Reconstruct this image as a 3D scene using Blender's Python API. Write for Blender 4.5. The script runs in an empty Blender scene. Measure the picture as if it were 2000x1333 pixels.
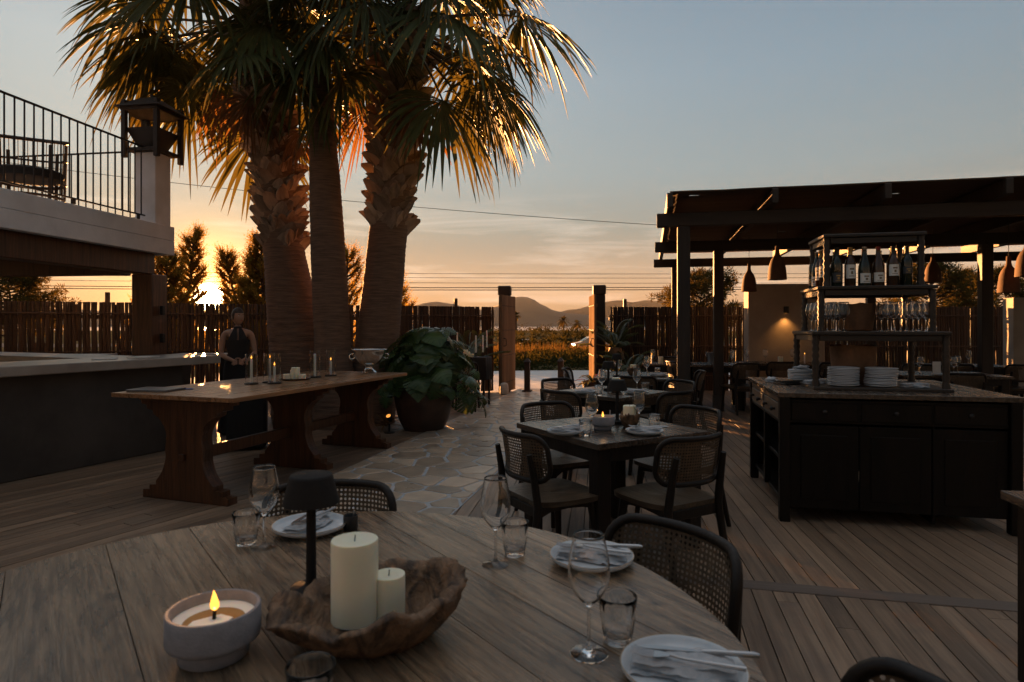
import bpy, bmesh, math, random
from mathutils import Vector, Matrix, noise
PI = math.pi
rad = math.radians
R = random.Random(11)
SC = bpy.context.scene
COL = SC.collection
# ---------------------------------------------------------------- camera
F, H, HY = 1220.0, 1.42, 636.0          # focal length (photo pixels), eye height, horizon row
cam = bpy.data.cameras.new('camera'); camo = bpy.data.objects.new('camera', cam); COL.objects.link(camo)
camo.location = (0, 0, H); camo.rotation_euler = (PI / 2, 0, 0)
cam.sensor_width = 36; cam.lens = 36 * F / 2000; cam.shift_y = -30.5 / 2000
cam.clip_start = 0.02; cam.clip_end = 9000
cam.dof.use_dof = True; cam.dof.focus_distance = 7.0; cam.dof.aperture_fstop = 5.0
SC.camera = camo
# ---------------------------------------------------------------- sky, sun, exposure
SUN_AZ, SUN_EL = rad(-25.9), rad(2.35)
SDIR = Vector((math.sin(SUN_AZ) * math.cos(SUN_EL), math.cos(SUN_AZ) * math.cos(SUN_EL), math.sin(SUN_EL)))
W = bpy.data.worlds.new('World'); SC.world = W; W.use_nodes = True
wn = W.node_tree; wn.nodes.clear()
def WN(t, **k):
    n = wn.nodes.new(t)
    for a, b in k.items(): setattr(n, a, b)
    return n
def wl(a, b): wn.links.new(a, b)
def wmath(op, a, b=None, clamp=False):
    n = WN('ShaderNodeMath', operation=op, use_clamp=clamp)
    for i, v in enumerate((a, b)):
        if v is None: continue
        if isinstance(v, (int, float)): n.inputs[i].default_value = v
        else: wl(v, n.inputs[i])
    return n.outputs[0]
wout = WN('ShaderNodeOutputWorld')
sky = WN('ShaderNodeTexSky', sky_type='NISHITA', sun_disc=False, sun_elevation=SUN_EL, sun_rotation=SUN_AZ,
         altitude=0, air_density=1.0, dust_density=1.6, ozone_density=1.2)
tc = WN('ShaderNodeTexCoord'); sep = WN('ShaderNodeSeparateXYZ'); wl(tc.outputs['Generated'], sep.inputs[0])
# thin high cloud streaks, low over the horizon
mp = WN('ShaderNodeMapping'); mp.inputs['Scale'].default_value = (1.6, 1.6, 17); wl(tc.outputs['Generated'], mp.inputs[0])
nz = WN('ShaderNodeTexNoise'); nz.inputs['Scale'].default_value = 2.1; nz.inputs['Detail'].default_value = 9; nz.inputs['Roughness'].default_value = .62; nz.inputs['Distortion'].default_value = .5
wl(mp.outputs[0], nz.inputs['Vector'])
cr = WN('ShaderNodeValToRGB'); cr.color_ramp.elements[0].position = .50; cr.color_ramp.elements[1].position = .75; wl(nz.outputs['Fac'], cr.inputs[0])
el = WN('ShaderNodeValToRGB')
for p, v in ((0.0, .5), (.09, 1), (.15, .8), (.21, .04), (.3, 0.0)):
    e = el.color_ramp.elements.new(p); e.color = (v, v, v, 1)
el.color_ramp.elements.remove(el.color_ramp.elements[0])
el.color_ramp.elements[-1].color = (.0, .0, .0, 1); wl(sep.outputs['Z'], el.inputs[0])
cl = wmath('MULTIPLY', cr.outputs[0], el.outputs[0])
# glow round the sun
dt = WN('ShaderNodeVectorMath', operation='DOT_PRODUCT'); wl(tc.outputs['Generated'], dt.inputs[0]); dt.inputs[1].default_value = SDIR
ang = wmath('ARCCOSINE', wmath('MINIMUM', dt.outputs['Value'], 1.0))
SKY_STRENGTH, EXPO = 0.13, 2.9
def lin(c): return tuple(((v / 255 + .055) / 1.055) ** 2.4 if v > 10 else v / 255 / 12.92 for v in c)
even = WN('ShaderNodeValToRGB')      # colour of the evening air by height above the horizon
EVEN = ((0.0, (200, 155, 112)), (.08, (188, 165, 140)), (.15, (152, 156, 147)), (.23, (147, 163, 166)), (.36, (138, 160, 173)), (.6, (114, 138, 160)), (1.0, (96, 120, 146)))
for p, c in EVEN:
    e = even.color_ramp.elements.new(p); e.color = (*lin(c), 1)
even.color_ramp.elements.remove(even.color_ramp.elements[0])
for e in list(even.color_ramp.elements)[len(EVEN):]: even.color_ramp.elements.remove(e)
wl(sep.outputs['Z'], even.inputs[0])
KS = 1.0 / (SKY_STRENGTH * 2 ** EXPO)
def scalec(src, k):
    m = WN('ShaderNodeVectorMath', operation='SCALE'); wl(src, m.inputs[0])
    if isinstance(k, (int, float)): m.inputs['Scale'].default_value = k
    else: wl(k, m.inputs['Scale'])
    return m.outputs[0]
def addc(src, fac, col):
    n = WN('ShaderNodeVectorMath', operation='ADD'); m = WN('ShaderNodeVectorMath', operation='SCALE'); m.inputs[0].default_value = col; wl(fac, m.inputs['Scale'])
    wl(src, n.inputs[0]); wl(m.outputs[0], n.inputs[1]); return n.outputs[0]
def glow(sig, amp, pw=1.0):     # amp * exp(-(angle/sig)^pw)
    return wmath('MULTIPLY', wmath('EXPONENT', wmath('MULTIPLY', wmath('POWER', wmath('MULTIPLY', ang, 1.0 / sig), pw), -1.0)), amp)
hi = WN('ShaderNodeMapRange'); hi.inputs['From Min'].default_value = .12; hi.inputs['From Max'].default_value = .36; wl(sep.outputs['Z'], hi.inputs[0])
far = WN('ShaderNodeMapRange', interpolation_type='SMOOTHSTEP'); far.inputs['From Min'].default_value = -.75; far.inputs['From Max'].default_value = .8; far.inputs['To Min'].default_value = .40; far.inputs['To Max'].default_value = 1.0
wl(dt.outputs['Value'], far.inputs[0])               # the sky opposite the sunset is already dusky
cmix = WN('ShaderNodeMixRGB'); wl(scalec(scalec(even.outputs[0], KS * .97), far.outputs[0]), cmix.inputs[1]); wl(sky.outputs[0], cmix.inputs[2]); cmix.inputs[0].default_value = .015
c = addc(cmix.outputs[0], wmath('MULTIPLY', glow(rad(27), KS * 1.0, 2.0), hi.outputs[0]), (.42, .36, .25))
c = addc(c, glow(rad(8), KS * .09), (1, .55, .2))
c = addc(c, glow(rad(1.9), KS * 9.0), (1, .52, .12))
c = addc(c, wmath('MULTIPLY', cl, KS * .42), (1, .80, .66))
c = addc(c, wmath('MULTIPLY', wmath('LESS_THAN', ang, rad(1.12)), KS * 40), (1, .80, .42))
bg = WN('ShaderNodeBackground'); bg.inputs[1].default_value = SKY_STRENGTH; wl(c, bg.inputs[0]); wl(bg.outputs[0], wout.inputs[0])
sl = bpy.data.lights.new('sun', 'SUN'); so = bpy.data.objects.new('sun', sl); COL.objects.link(so)
sl.energy = 5.0; sl.angle = rad(.5); sl.color = (1.0, .43, .13)
so.rotation_euler = (-SDIR).to_track_quat('-Z', 'Y').to_euler(); so.location = (-20, 40, 5)
SC.view_settings.view_transform = 'Standard'; SC.view_settings.look = 'None'; SC.view_settings.gamma = 1
SC.view_settings.use_curve_mapping = False; SC.view_settings.exposure = EXPO
SC.cycles.use_denoising = True
SC.cycles.max_bounces = 14; SC.cycles.transmission_bounces = 12; SC.cycles.transparent_max_bounces = 8; SC.cycles.volume_bounces = 0
SC.cycles.diffuse_bounces = 4; SC.cycles.glossy_bounces = 4
SC.cycles.sample_clamp_indirect = 3.0

# ================================================================ helpers
def G(px, py, z=0.0):          # where the ray of a photo pixel meets height z
    Y = (H - z) * F / (py - HY); return Vector(((px - 1000) * Y / F, Y, z))
def atY(px, py, Y): return Vector(((px - 1000) * Y / F, Y, H + (HY - py) * Y / F))
def TR(x=0, y=0, z=0, rx=0, ry=0, rz=0, s=1.0):
    return Matrix.Translation((x, y, z)) @ Matrix.Rotation(rz, 4, 'Z') @ Matrix.Rotation(ry, 4, 'Y') @ Matrix.Rotation(rx, 4, 'X') @ Matrix.Scale(s, 4)
class MB:
    def __init__(s): s.v = []; s.f = []
    def add(s, vs, fs, M=None):
        o = len(s.v)
        s.v += [tuple(M @ Vector(p)) for p in vs] if M else [tuple(p) for p in vs]
        s.f += [tuple(i + o for i in f) for f in fs]; return s
    def box(s, c, d, b=.003, M=None):                    # chamfered box: centre, size
        vs = []; idx = {}
        h = [x / 2 for x in d]; b = min(b, min(h) * .6)
        for sx in (-1, 1):
            for sy in (-1, 1):
                for sz in (-1, 1):
                    for a in range(3):
                        p = [sx * (h[0] - b), sy * (h[1] - b), sz * (h[2] - b)]
                        p[a] = (sx, sy, sz)[a] * h[a]
                        idx[(sx, sy, sz, a)] = len(vs); vs.append((p[0] + c[0], p[1] + c[1], p[2] + c[2]))
        fs = []
        for a in range(3):
            u, w = [k for k in range(3) if k != a]
            for sg in (-1, 1):
                q = []
                for su, sw in ((-1, -1), (1, -1), (1, 1), (-1, 1)):
                    k = [0, 0, 0]; k[a] = sg; k[u] = su; k[w] = sw; q.append(idx[(*k, a)])
                fs.append(q)
            for su in (-1, 1):                           # edges along axis a
                for sw in (-1, 1):
                    q = []
                    for sa, ax in ((-1, u), (1, u), (1, w), (-1, w)):
                        k = [0, 0, 0]; k[a] = sa; k[u] = su; k[w] = sw; q.append(idx[(*k, ax)])
                    fs.append(q)
        for sx in (-1, 1):
            for sy in (-1, 1):
                for sz in (-1, 1): fs.append([idx[(sx, sy, sz, a)] for a in range(3)])
        return s.add(vs, fs, M)
    def tube(s, pts, r, n=8, closed=False, cap=True, M=None):
        pts = [Vector(p) for p in pts]; m = len(pts)
        rr = r if isinstance(r, (list, tuple)) else [r] * m
        vs = []; up = None
        for i, p in enumerate(pts):
            if closed: t = pts[(i + 1) % m] - pts[i - 1]
            else: t = pts[min(i + 1, m - 1)] - pts[max(i - 1, 0)]
            t.normalize()
            if up is None: up = t.orthogonal().normalized()
            else:
                up = up - t * up.dot(t)
                up = up.normalized() if up.length > 1e-6 else t.orthogonal().normalized()
            bi = t.cross(up)
            for k in range(n):
                a = 2 * PI * k / n; vs.append(p + (up * math.cos(a) + bi * math.sin(a)) * rr[i])
        fs = []
        for i in range(m if closed else m - 1):
            j = (i + 1) % m
            for k in range(n):
                l = (k + 1) % n; fs.append((i * n + k, i * n + l, j * n + l, j * n + k))
        if cap and not closed: fs.append(tuple(range(n))[::-1]); fs.append(tuple((m - 1) * n + k for k in range(n)))
        return s.add(vs, fs, M)
    def lathe(s, prof, n=24, M=None, rf=None, close=False):
        vs = []; fs = []; rows = []
        for r, z in prof:
            if r < 1e-6: rows.append([len(vs)]); vs.append((0, 0, z))
            else:
                row = []
                for k in range(n):
                    a = 2 * PI * k / n; q = r * (rf(a, z) if rf else 1); row.append(len(vs)); vs.append((q * math.cos(a), q * math.sin(a), z))
                rows.append(row)
        for A, B in list(zip(rows, rows[1:])) + ([(rows[-1], rows[0])] if close else []):
            if len(A) == 1 and len(B) == 1: continue
            for k in range(n):
                l = (k + 1) % n
                if len(A) == 1: fs.append((A[0], B[k], B[l]))
                elif len(B) == 1: fs.append((A[k], A[l], B[0]))
                else: fs.append((A[k], A[l], B[l], B[k]))
        return s.add(vs, fs, M)
    def prism(s, poly, z0, z1, M=None, b=0.0):            # polygon in xy pulled up in z (b = top chamfer)
        n = len(poly)
        if b:
            cx = sum(p[0] for p in poly) / n; cy = sum(p[1] for p in poly) / n
            L = max(.001, min(math.hypot(p[0] - cx, p[1] - cy) for p in poly)); k = 1 - b / L
            top = [(cx + (p[0] - cx) * k, cy + (p[1] - cy) * k) for p in poly]
            vs = [(*p, z0) for p in poly] + [(*p, z1 - b) for p in poly] + [(*p, z1) for p in top]; L = 3
        else:
            vs = [(*p, z0) for p in poly] + [(*p, z1) for p in poly]; L = 2
        fs = [tuple(range(n))[::-1], tuple((L - 1) * n + i for i in range(n))]
        for j in range(L - 1):
            for i in range(n): fs.append((j * n + i, j * n + (i + 1) % n, (j + 1) * n + (i + 1) % n, (j + 1) * n + i))
        return s.add(vs, fs, M)
    def data(s, name, m, smooth=None, fix=True):
        me = bpy.data.meshes.new(name); me.from_pydata(s.v, [], s.f)
        if fix:
            bm = bmesh.new(); bm.from_mesh(me); bmesh.ops.recalc_face_normals(bm, faces=bm.faces); bm.to_mesh(me); bm.free()
        for k in (m if isinstance(m, (list, tuple)) else [m]): me.materials.append(k)
        if smooth is not None:
            me.shade_smooth()
            if smooth < 180: me.set_sharp_from_angle(angle=rad(smooth))
        return me
    def build(s, name, m, parent=None, smooth=None, fix=True, loc=None, rz=0):
        return link(name, s.data(name, m, smooth, fix), parent, loc, rz)
def link(name, me, parent=None, loc=None, rz=0, rot=None, scale=None):
    o = bpy.data.objects.new(name, me); COL.objects.link(o)
    if parent: o.parent = parent
    if loc is not None: o.location = loc
    o.rotation_euler = rot if rot else (0, 0, rz)
    if scale: o.scale = scale
    return o
def thing(name, label, cat, loc=(0, 0, 0), rz=0, group=None):
    o = bpy.data.objects.new(name, None); COL.objects.link(o); o.empty_display_size = .1
    o.location = loc; o.rotation_euler = (0, 0, rz); return tag(o, label, cat, group)
def tag(o, label, cat=None, group=None):
    o['label'] = label
    if cat: o['category'] = cat
    if group: o['group'] = group
    return o
def struct(o, kind='structure', label=None):
    o['kind'] = kind
    if label: o['label'] = label
    return o
KIDS = {}
def copy_tree(o, parent=None):
    c = o.copy(); COL.objects.link(c)
    if parent: c.parent = parent
    for ch in list(o.children): copy_tree(ch, c)
    return c
PROTO = {}
def place(kind, loc, label, rz=0, group=None, s=1.0, tilt=None):
    if kind not in PROTO: o = PROTO[kind] = BUILD[kind]()
    else: o = copy_tree(PROTO[kind])
    o.location = loc; o.rotation_euler = (tilt[0] if tilt else 0, tilt[1] if tilt else 0, rz); o.scale = (s, s, s)
    o['label'] = label
    if group: o['group'] = group
    return o
BUILD = {}
def smoothpts(pts, n=4):      # Catmull-Rom through points of any dimension
    out = []; m = len(pts)
    for i in range(m - 1):
        p0, p1, p2, p3 = pts[max(i - 1, 0)], pts[i], pts[i + 1], pts[min(i + 2, m - 1)]
        for k in range(n):
            t = k / n
            out.append(tuple(.5 * (2 * b + (c - a) * t + (2 * a - 5 * b + 4 * c - d) * t * t + (3 * b - a - 3 * c + d) * t ** 3) for a, b, c, d in zip(p0, p1, p2, p3)))
    out.append(tuple(pts[-1])); return out
def clip(poly, nx, ny, d):    # keep nx*x+ny*y <= d
    out = []
    for i in range(len(poly)):
        a, b = poly[i], poly[(i + 1) % len(poly)]
        da, db = nx * a[0] + ny * a[1] - d, nx * b[0] + ny * b[1] - d
        if da <= 0: out.append(a)
        if da * db < 0: t = da / (da - db); out.append((a[0] + (b[0] - a[0]) * t, a[1] + (b[1] - a[1]) * t))
    return out

# ================================================================ materials
def mat(name, c1, c2=None, rough=.6, scale=4.0, stretch=(1, 1, 1), bump=0.0, bscale=None, bstretch=None, metal=0.0, rand=0.0, spec=.5,
        detail=5, ramp=(.35, .65), trans=0.0, ior=1.45, sss=0.0, transl=0.0, tcol=None, emit=None, estr=0.0, coords='Object', distort=0.0, rrand=0.0, c3=None, s3=1.0, r3=(.5, .7), st3=(1, 1, 1)):
    m = bpy.data.materials.new(name); m.use_nodes = True; nt = m.node_tree; N = nt.nodes; L = nt.links
    b = N['Principled BSDF']; out = N['Material Output']
    b.inputs['Roughness'].default_value = rough; b.inputs['Metallic'].default_value = metal
    b.inputs['Specular IOR Level'].default_value = spec; b.inputs['IOR'].default_value = ior
    b.inputs['Transmission Weight'].default_value = trans
    if sss:
        b.inputs['Subsurface Weight'].default_value = 1; b.inputs['Subsurface Radius'].default_value = (1, .7, .45); b.inputs['Subsurface Scale'].default_value = sss
    b.inputs['Base Color'].default_value = (*c1, 1)
    if emit: b.inputs['Emission Color'].default_value = (*emit, 1); b.inputs['Emission Strength'].default_value = estr
    col = None; vec = None
    if c2 or bump:
        t = N.new('ShaderNodeTexCoord'); vec = t.outputs[coords]
        if rand:
            oi = N.new('ShaderNodeObjectInfo'); mu = N.new('ShaderNodeVectorMath'); mu.operation = 'SCALE'; mu.inputs[0].default_value = (37, 91, 53)
            L.new(oi.outputs['Random'], mu.inputs['Scale']); ad = N.new('ShaderNodeVectorMath'); L.new(vec, ad.inputs[0]); L.new(mu.outputs[0], ad.inputs[1]); vec = ad.outputs[0]
    def ntex(sc, st, det=detail, dis=distort):
        mp = N.new('ShaderNodeMapping'); mp.inputs['Scale'].default_value = st; L.new(vec, mp.inputs[0])
        n = N.new('ShaderNodeTexNoise'); n.inputs['Scale'].default_value = sc; n.inputs['Detail'].default_value = det; n.inputs['Distortion'].default_value = dis; n.inputs['Roughness'].default_value = .6
        L.new(mp.outputs[0], n.inputs['Vector']); return n.outputs['Fac']
    if c2:
        r = N.new('ShaderNodeValToRGB'); r.color_ramp.elements[0].position, r.color_ramp.elements[1].position = ramp
        r.color_ramp.elements[0].color = (*c1, 1); r.color_ramp.elements[1].color = (*c2, 1)
        L.new(ntex(scale, stretch), r.inputs[0]); col = r.outputs[0]
    if c3:
        r = N.new('ShaderNodeValToRGB'); r.color_ramp.elements[0].position, r.color_ramp.elements[1].position = r3
        r.color_ramp.elements[0].color = (0, 0, 0, 1); r.color_ramp.elements[1].color = (1, 1, 1, 1); L.new(ntex(s3, st3, 4), r.inputs[0])
        x = N.new('ShaderNodeMixRGB'); L.new(r.outputs[0], x.inputs[0]); L.new(col, x.inputs[1]); x.inputs[2].default_value = (*c3, 1); col = x.outputs[0]
    if rand and col:
        mr = N.new('ShaderNodeMapRange'); mr.inputs['To Min'].default_value = 1 - rand; mr.inputs['To Max'].default_value = 1 + rand; L.new(oi.outputs['Random'], mr.inputs[0])
        x = N.new('ShaderNodeVectorMath'); x.operation = 'SCALE'; L.new(col, x.inputs[0]); L.new(mr.outputs[0], x.inputs['Scale']); col = x.outputs[0]
    if col: L.new(col, b.inputs['Base Color'])
    if bump:
        bn = N.new('ShaderNodeBump'); bn.inputs['Strength'].default_value = min(1, bump); bn.inputs['Distance'].default_value = .01
        L.new(ntex(bscale or scale * 3, bstretch or stretch), bn.inputs['Height']); L.new(bn.outputs[0], b.inputs['Normal'])
    if rrand and vec:
        mr = N.new('ShaderNodeMapRange'); mr.inputs['To Min'].default_value = rough - rrand; mr.inputs['To Max'].default_value = rough + rrand
        L.new(ntex(scale * .7, stretch, 3), mr.inputs[0]); L.new(mr.outputs[0], b.inputs['Roughness'])
    if transl:
        tl = N.new('ShaderNodeBsdfTranslucent'); tl.inputs[0].default_value = (*(tcol or c1), 1)
        mx = N.new('ShaderNodeMixShader'); mx.inputs[0].default_value = transl; L.new(b.outputs[0], mx.inputs[1]); L.new(tl.outputs[0], mx.inputs[2]); L.new(mx.outputs[0], out.inputs[0])
    return m
XG, YG, ZG = (.09, 1, 1), (1, .09, 1), (1, 1, .09)      # grain along x, y or z
M_deck = mat('deck_wood', (.245, .165, .108), (.15, .098, .064), .46, 34, (1, .05, 1), .35, 90, (1, .05, 1), rand=.30, rrand=.12, c3=(.12, .085, .065), s3=2.0, r3=(.55, .75))
M_deck2 = mat('deck_border', (.17, .125, .097), (.11, .08, .062), .6, 9, XG, .3, 40, (.06, 1, 1), rand=.2)
M_stone = mat('flagstone', (.52, .40, .29), (.38, .285, .205), .33, 5, (1, 1, 1), .5, 22, rand=.28, rrand=.16, c3=(.33, .275, .22), s3=2.4)
M_grout = mat('mortar', (.42, .44, .465), (.33, .345, .365), .8, 20, bump=.3)
M_rtable = mat('teak_top', (.30, .20, .122), (.075, .050, .032), .27, 30, (1, .05, 1), .16, 90, (1, .05, 1), rand=.20, distort=2.6, rrand=.08, spec=.65, ramp=(.30, .68), c3=(.075, .052, .036), s3=7, r3=(.52, .66), st3=(1, .22, 1))
M_dtable = mat('dark_top', (.095, .067, .048), (.032, .022, .016), .27, 34, (1, .06, 1), .18, 90, (1, .05, 1), rand=.2, distort=.8, rrand=.04)
M_dark = mat('dark_stain', (.015, .0100, .0073), (.008, .0055, .004), .45, 9, ZG, .3, 50, rand=.15, spec=.28)
M_island = mat('black_stain', (.0075, .005, .0037), (.004, .0028, .0021), .42, 9, ZG, .3, 50, rand=.15, spec=.22)
M_seat = mat('chair_seat', (.085, .058, .034), (.028, .018, .012), .33, 40, (1, .06, 1), .35, 90, rand=.15, rrand=.1)
M_cane = mat('cane_strip', (.105, .066, .036), (.06, .038, .022), .6, 30)
M_brown = mat('oak_brown', (.115, .046, .019), (.048, .019, .0085), .42, 24, (1, 1, .06), .4, 70, rand=.12, rrand=.1, distort=1.0)
M_browntop = mat('oak_top', (.33, .17, .08), (.14, .07, .033), .28, 30, (1, .05, 1), .16, 80, rand=.12, rrand=.04, distort=.8)
M_perg = mat('pergola_timber', (.035, .024, .017), (.019, .013, .0095), .6, 8, ZG, .4, 40, rand=.2)
M_pergx = mat('pergola_beam', (.035, .024, .017), (.019, .013, .0095), .6, 8, XG, .4, 40, rand=.2)
M_reed = mat('reed_mat', (.11, .068, .04), (.05, .031, .019), .85, 30, (.04, 1, 1), .9, 120, (.03, 1, 1), transl=.06, tcol=(.2, .1, .04))
M_slat = mat('fence_cane', (.042, .025, .017), (.018, .011, .008), .6, 6, ZG, .5, 50, (1, 1, .1), rand=.35)
M_rail = mat('fence_rail', (.06, .036, .024), (.03, .02, .014), .6, 7, XG, .3, 50, rand=.2)
M_white = mat('white_render', (.74, .74, .76), (.64, .64, .66), .7, 3, bump=.2, bscale=30, c3=(.58, .57, .56), s3=1.1)
M_plaster = mat('plaster', (.40, .35, .30), (.32, .275, .235), .8, 2.5, bump=.2, bscale=40)
M_concrete = mat('bar_concrete', (.060, .050, .042), (.04, .034, .029), .75, 2.5, bump=.35, bscale=18, rrand=.1, c3=(.075, .063, .053), s3=.9)
M_slab = mat('bar_slab', (.33, .295, .26), (.24, .215, .19), .32, 3, bump=.08, bscale=40, rrand=.1, c3=(.19, .165, .145), s3=1.3)
M_iron = mat('black_iron', (.02, .018, .017), rough=.45, metal=.3)
M_steel = mat('steel', (.42, .42, .43), rough=.3, metal=1)
M_silver = mat('silver', (.75, .74, .72), (.6, .58, .56), .12, 6, metal=1, bump=.15, bscale=25)
M_glass = mat('clear_glass', (1, 1, 1), rough=0, trans=1, ior=1.45)
M_lglass = mat('lantern_glass', (.95, .85, .7), rough=.05, trans=1, ior=1.1)
M_bottle = mat('bottle_glass', (.012, .016, .010), rough=.06, spec=.7)
M_bottle2 = mat('brown_bottle', (.045, .018, .008), rough=.06, spec=.7)
M_label = mat('paper_label', (.70, .68, .63), (.62, .60, .56), .7, 20)
M_label2 = mat('dark_label', (.05, .05, .06), (.03, .03, .03), .6, 20)
M_foil = mat('foil', (.35, .24, .10), rough=.35, metal=.7)
M_foilr = mat('red_foil', (.28, .03, .03), rough=.4)
M_ink = mat('label_ink', (.16, .11, .06), rough=.7)
M_plate = mat('plate_glaze', (.62, .645, .67), (.55, .58, .61), .22, 12, bump=.05, bscale=30)
M_rim = mat('plate_rim', (.30, .20, .11), rough=.4)
M_linen = mat('linen', (.44, .445, .46), (.36, .365, .38), .9, 60, bump=.35, bscale=260)
M_wax = mat('wax', (.78, .74, .58), (.72, .68, .52), .5, 3, sss=.012)
M_waxw = mat('white_wax', (.82, .80, .74), rough=.5, sss=.006)
M_waxo = mat('melted_wax', (.42, .26, .10), (.32, .17, .06), .12, 14, spec=.6)
M_wick = mat('wick', (.01, .008, .006), rough=.9)
M_flame = mat('flame', (1, .5, .1), emit=(1, .36, .05), estr=.36)
M_flamec = mat('flame_core', (1, .8, .3), emit=(1, .66, .20), estr=.42)
M_glow = mat('warm_lens', (1, .5, .1), emit=(1, .36, .06), estr=.16)
M_lamp = mat('lamp_shell', (.013, .011, .010), (.009, .008, .008), .68, 60, bump=.1, bscale=300, spec=.25)
M_candlepot = mat('stone_pot', (.25, .245, .26), (.20, .195, .21), .75, 40, bump=.25, bscale=180)
M_root = mat('root_wood', (.24, .135, .07), (.045, .025, .014), .6, 13, (1, .35, .8), 1.0, 40, distort=2.4, ramp=(.34, .62))
M_terra = mat('terracotta', (.10, .048, .026), (.065, .031, .018), .85, 9, bump=.3, bscale=60, rand=.12)
M_clay = mat('brown_pot', (.070, .036, .023), (.04, .022, .015), .45, 5, bump=.3, bscale=25)
M_stump = mat('stump_wood', (.20, .105, .055), (.10, .052, .028), .75, 5, bump=.7, bscale=14)
M_bark = mat('palm_bark', (.22, .135, .088), (.10, .06, .04), .85, 16, (.25, .25, 3.2), 1.0, 30, (.3, .3, 4.0), ramp=(.3, .7))
M_boot = mat('palm_boot', (.40, .29, .21), (.17, .115, .08), .8, 9, (1, .3, .3), .7, 40, rand=.3)
M_frond = mat('palm_leaf', (.088, .115, .045), (.055, .074, .032), .45, 4, rand=.35, transl=.30, tcol=(.13, .095, .016), spec=.14)
M_dry = mat('dry_leaf', (.22, .125, .055), (.12, .068, .032), .7, 4, rand=.3, transl=.35, tcol=(.26, .11, .025))
M_petiole = mat('palm_petiole', (.11, .085, .035), (.08, .05, .025), .5, 5, rand=.2)
M_conif = mat('conifer_leaf', (.05, .052, .018), (.03, .034, .013), .6, 3, transl=.5, tcol=(.42, .24, .035), spec=0.0)
M_pine = mat('pine_needle', (.04, .046, .018), (.022, .028, .013), .6, 3, transl=.25, tcol=(.16, .10, .02), spec=0.0)
M_wood = mat('tree_bark', (.06, .04, .03), (.035, .024, .018), .9, 12, bump=.6)
M_monst = mat('monstera_leaf', (.062, .115, .034), (.03, .062, .02), .33, 3, bump=.1, rand=.3, transl=.15, tcol=(.14, .16, .03))
M_cycad = mat('cycad_leaf', (.045, .07, .028), (.03, .05, .02), .45, 5, rand=.2, transl=.2, tcol=(.2, .18, .03))
M_redleaf = mat('red_bract', (.30, .025, .02), rough=.5, transl=.2, tcol=(.5, .04, .02))
M_sand = mat('gravel', (.62, .60, .58), (.48, .46, .44), .9, 40, bump=.7, bscale=90, c3=(.66, .64, .62), s3=.8)
M_ground = mat('ground_soil', (.10, .085, .045), (.06, .058, .03), .95, .25, bump=.5, bscale=4, c3=(.17, .12, .06), s3=.06, spec=0.0)
M_road = mat('asphalt', (.16, .15, .145), (.13, .125, .12), .85, 3, spec=0.0)
M_sea = mat('shallow_water', (.24, .22, .21), rough=.4)
M_hill = mat('hill_scrub', (.06, .062, .045), (.04, .042, .032), .95, .012)
M_grass = mat('dry_grass', (.085, .058, .027), (.042, .037, .017), .8, .25, transl=.25, tcol=(.2, .11, .03), spec=0.0)
M_scrub = mat('scrub_leaf', (.030, .040, .016), (.018, .026, .011), .7, .5, transl=.14, tcol=(.12, .09, .02), spec=0.0)
M_skin = mat('skin', (.42, .25, .17), (.38, .22, .15), .5, 6, sss=.006)
M_dress = mat('black_dress', (.012, .011, .012), rough=.8)
M_hair = mat('brown_hair', (.05, .03, .018), (.03, .018, .012), .5, 40, ZG)
M_cloth = mat('black_cloth', (.014, .013, .013), (.01, .01, .01), .85, 30, bump=.2)
M_car = mat('car_paint', (.55, .56, .58), rough=.25, metal=.6)
M_dkglass = mat('window_glass', (.03, .035, .04), rough=.05, spec=.8)
M_rubber = mat('rubber', (.015, .015, .015), rough=.8)
M_rattan = mat('rattan', (.06, .038, .025), (.035, .023, .016), .55, 20, rand=.2)
M_gate = mat('gate_wood', (.21, .145, .095), (.13, .092, .063), .7, 6, ZG, .4, 40, (1, 1, .08), rand=.15, spec=0.0)
M_crate = mat('drawer_wood', (.13, .085, .055), (.065, .042, .028), .5, 8, YG, .4, 45, rand=.15)
M_laptop = mat('laptop_shell', (.20, .20, .205), rough=.35, metal=.8)
M_blue = mat('blue_plastic', (.03, .09, .30), rough=.4)
M_black = mat('black_plastic', (.014, .014, .014), rough=.45)
M_pale = mat('pale_stone', (.52, .49, .44), (.40, .37, .33), .8, 8, bump=.4, bscale=30)
M_cable = mat('cable', (.025, .02, .018), rough=.7)
# ================================================================ ground, decks, path
AD = -rad(12.4)
DV = Vector((math.sin(-AD), math.cos(AD), 0)); WV = Vector((math.cos(AD), math.sin(AD), 0))   # main axis of the yard, and across it
def smooth01(t): t = max(0, min(1, t)); return t * t * (3 - 2 * t)
def terrain(x, y):
    d = math.hypot(x * .6, y)
    z = -.09 - 1.15 * smooth01((d - 21) / 38)
    if d > 20: z += .06 * math.sin(x * .31 + y * .13) * smooth01((d - 20) / 15)
    return z
b = MB(); NA = 96; rs = [0.5, 2, 4, 7, 10, 13, 15, 17, 19, 21, 24, 27, 30, 34, 38, 43, 48, 54, 60, 68, 78, 92, 110, 140, 190, 280, 400, 700, 1200, 2400]
vs = []; fs = []
for r in rs:
    for k in range(NA): x, y = r * math.sin(2 * PI * k / NA), r * math.cos(2 * PI * k / NA); vs.append((x, y, terrain(x, y) if r < 350 else -1.3))
for i in range(len(rs) - 1):
    for k in range(NA): l = (k + 1) % NA; fs.append((i * NA + k, i * NA + l, (i + 1) * NA + l, (i + 1) * NA + k))
fs.append(tuple(range(NA))); b.add(vs, fs)
struct(b.build('ground', M_ground, smooth=180), label='dry ground sloping away from the yard to the hills')

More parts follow.
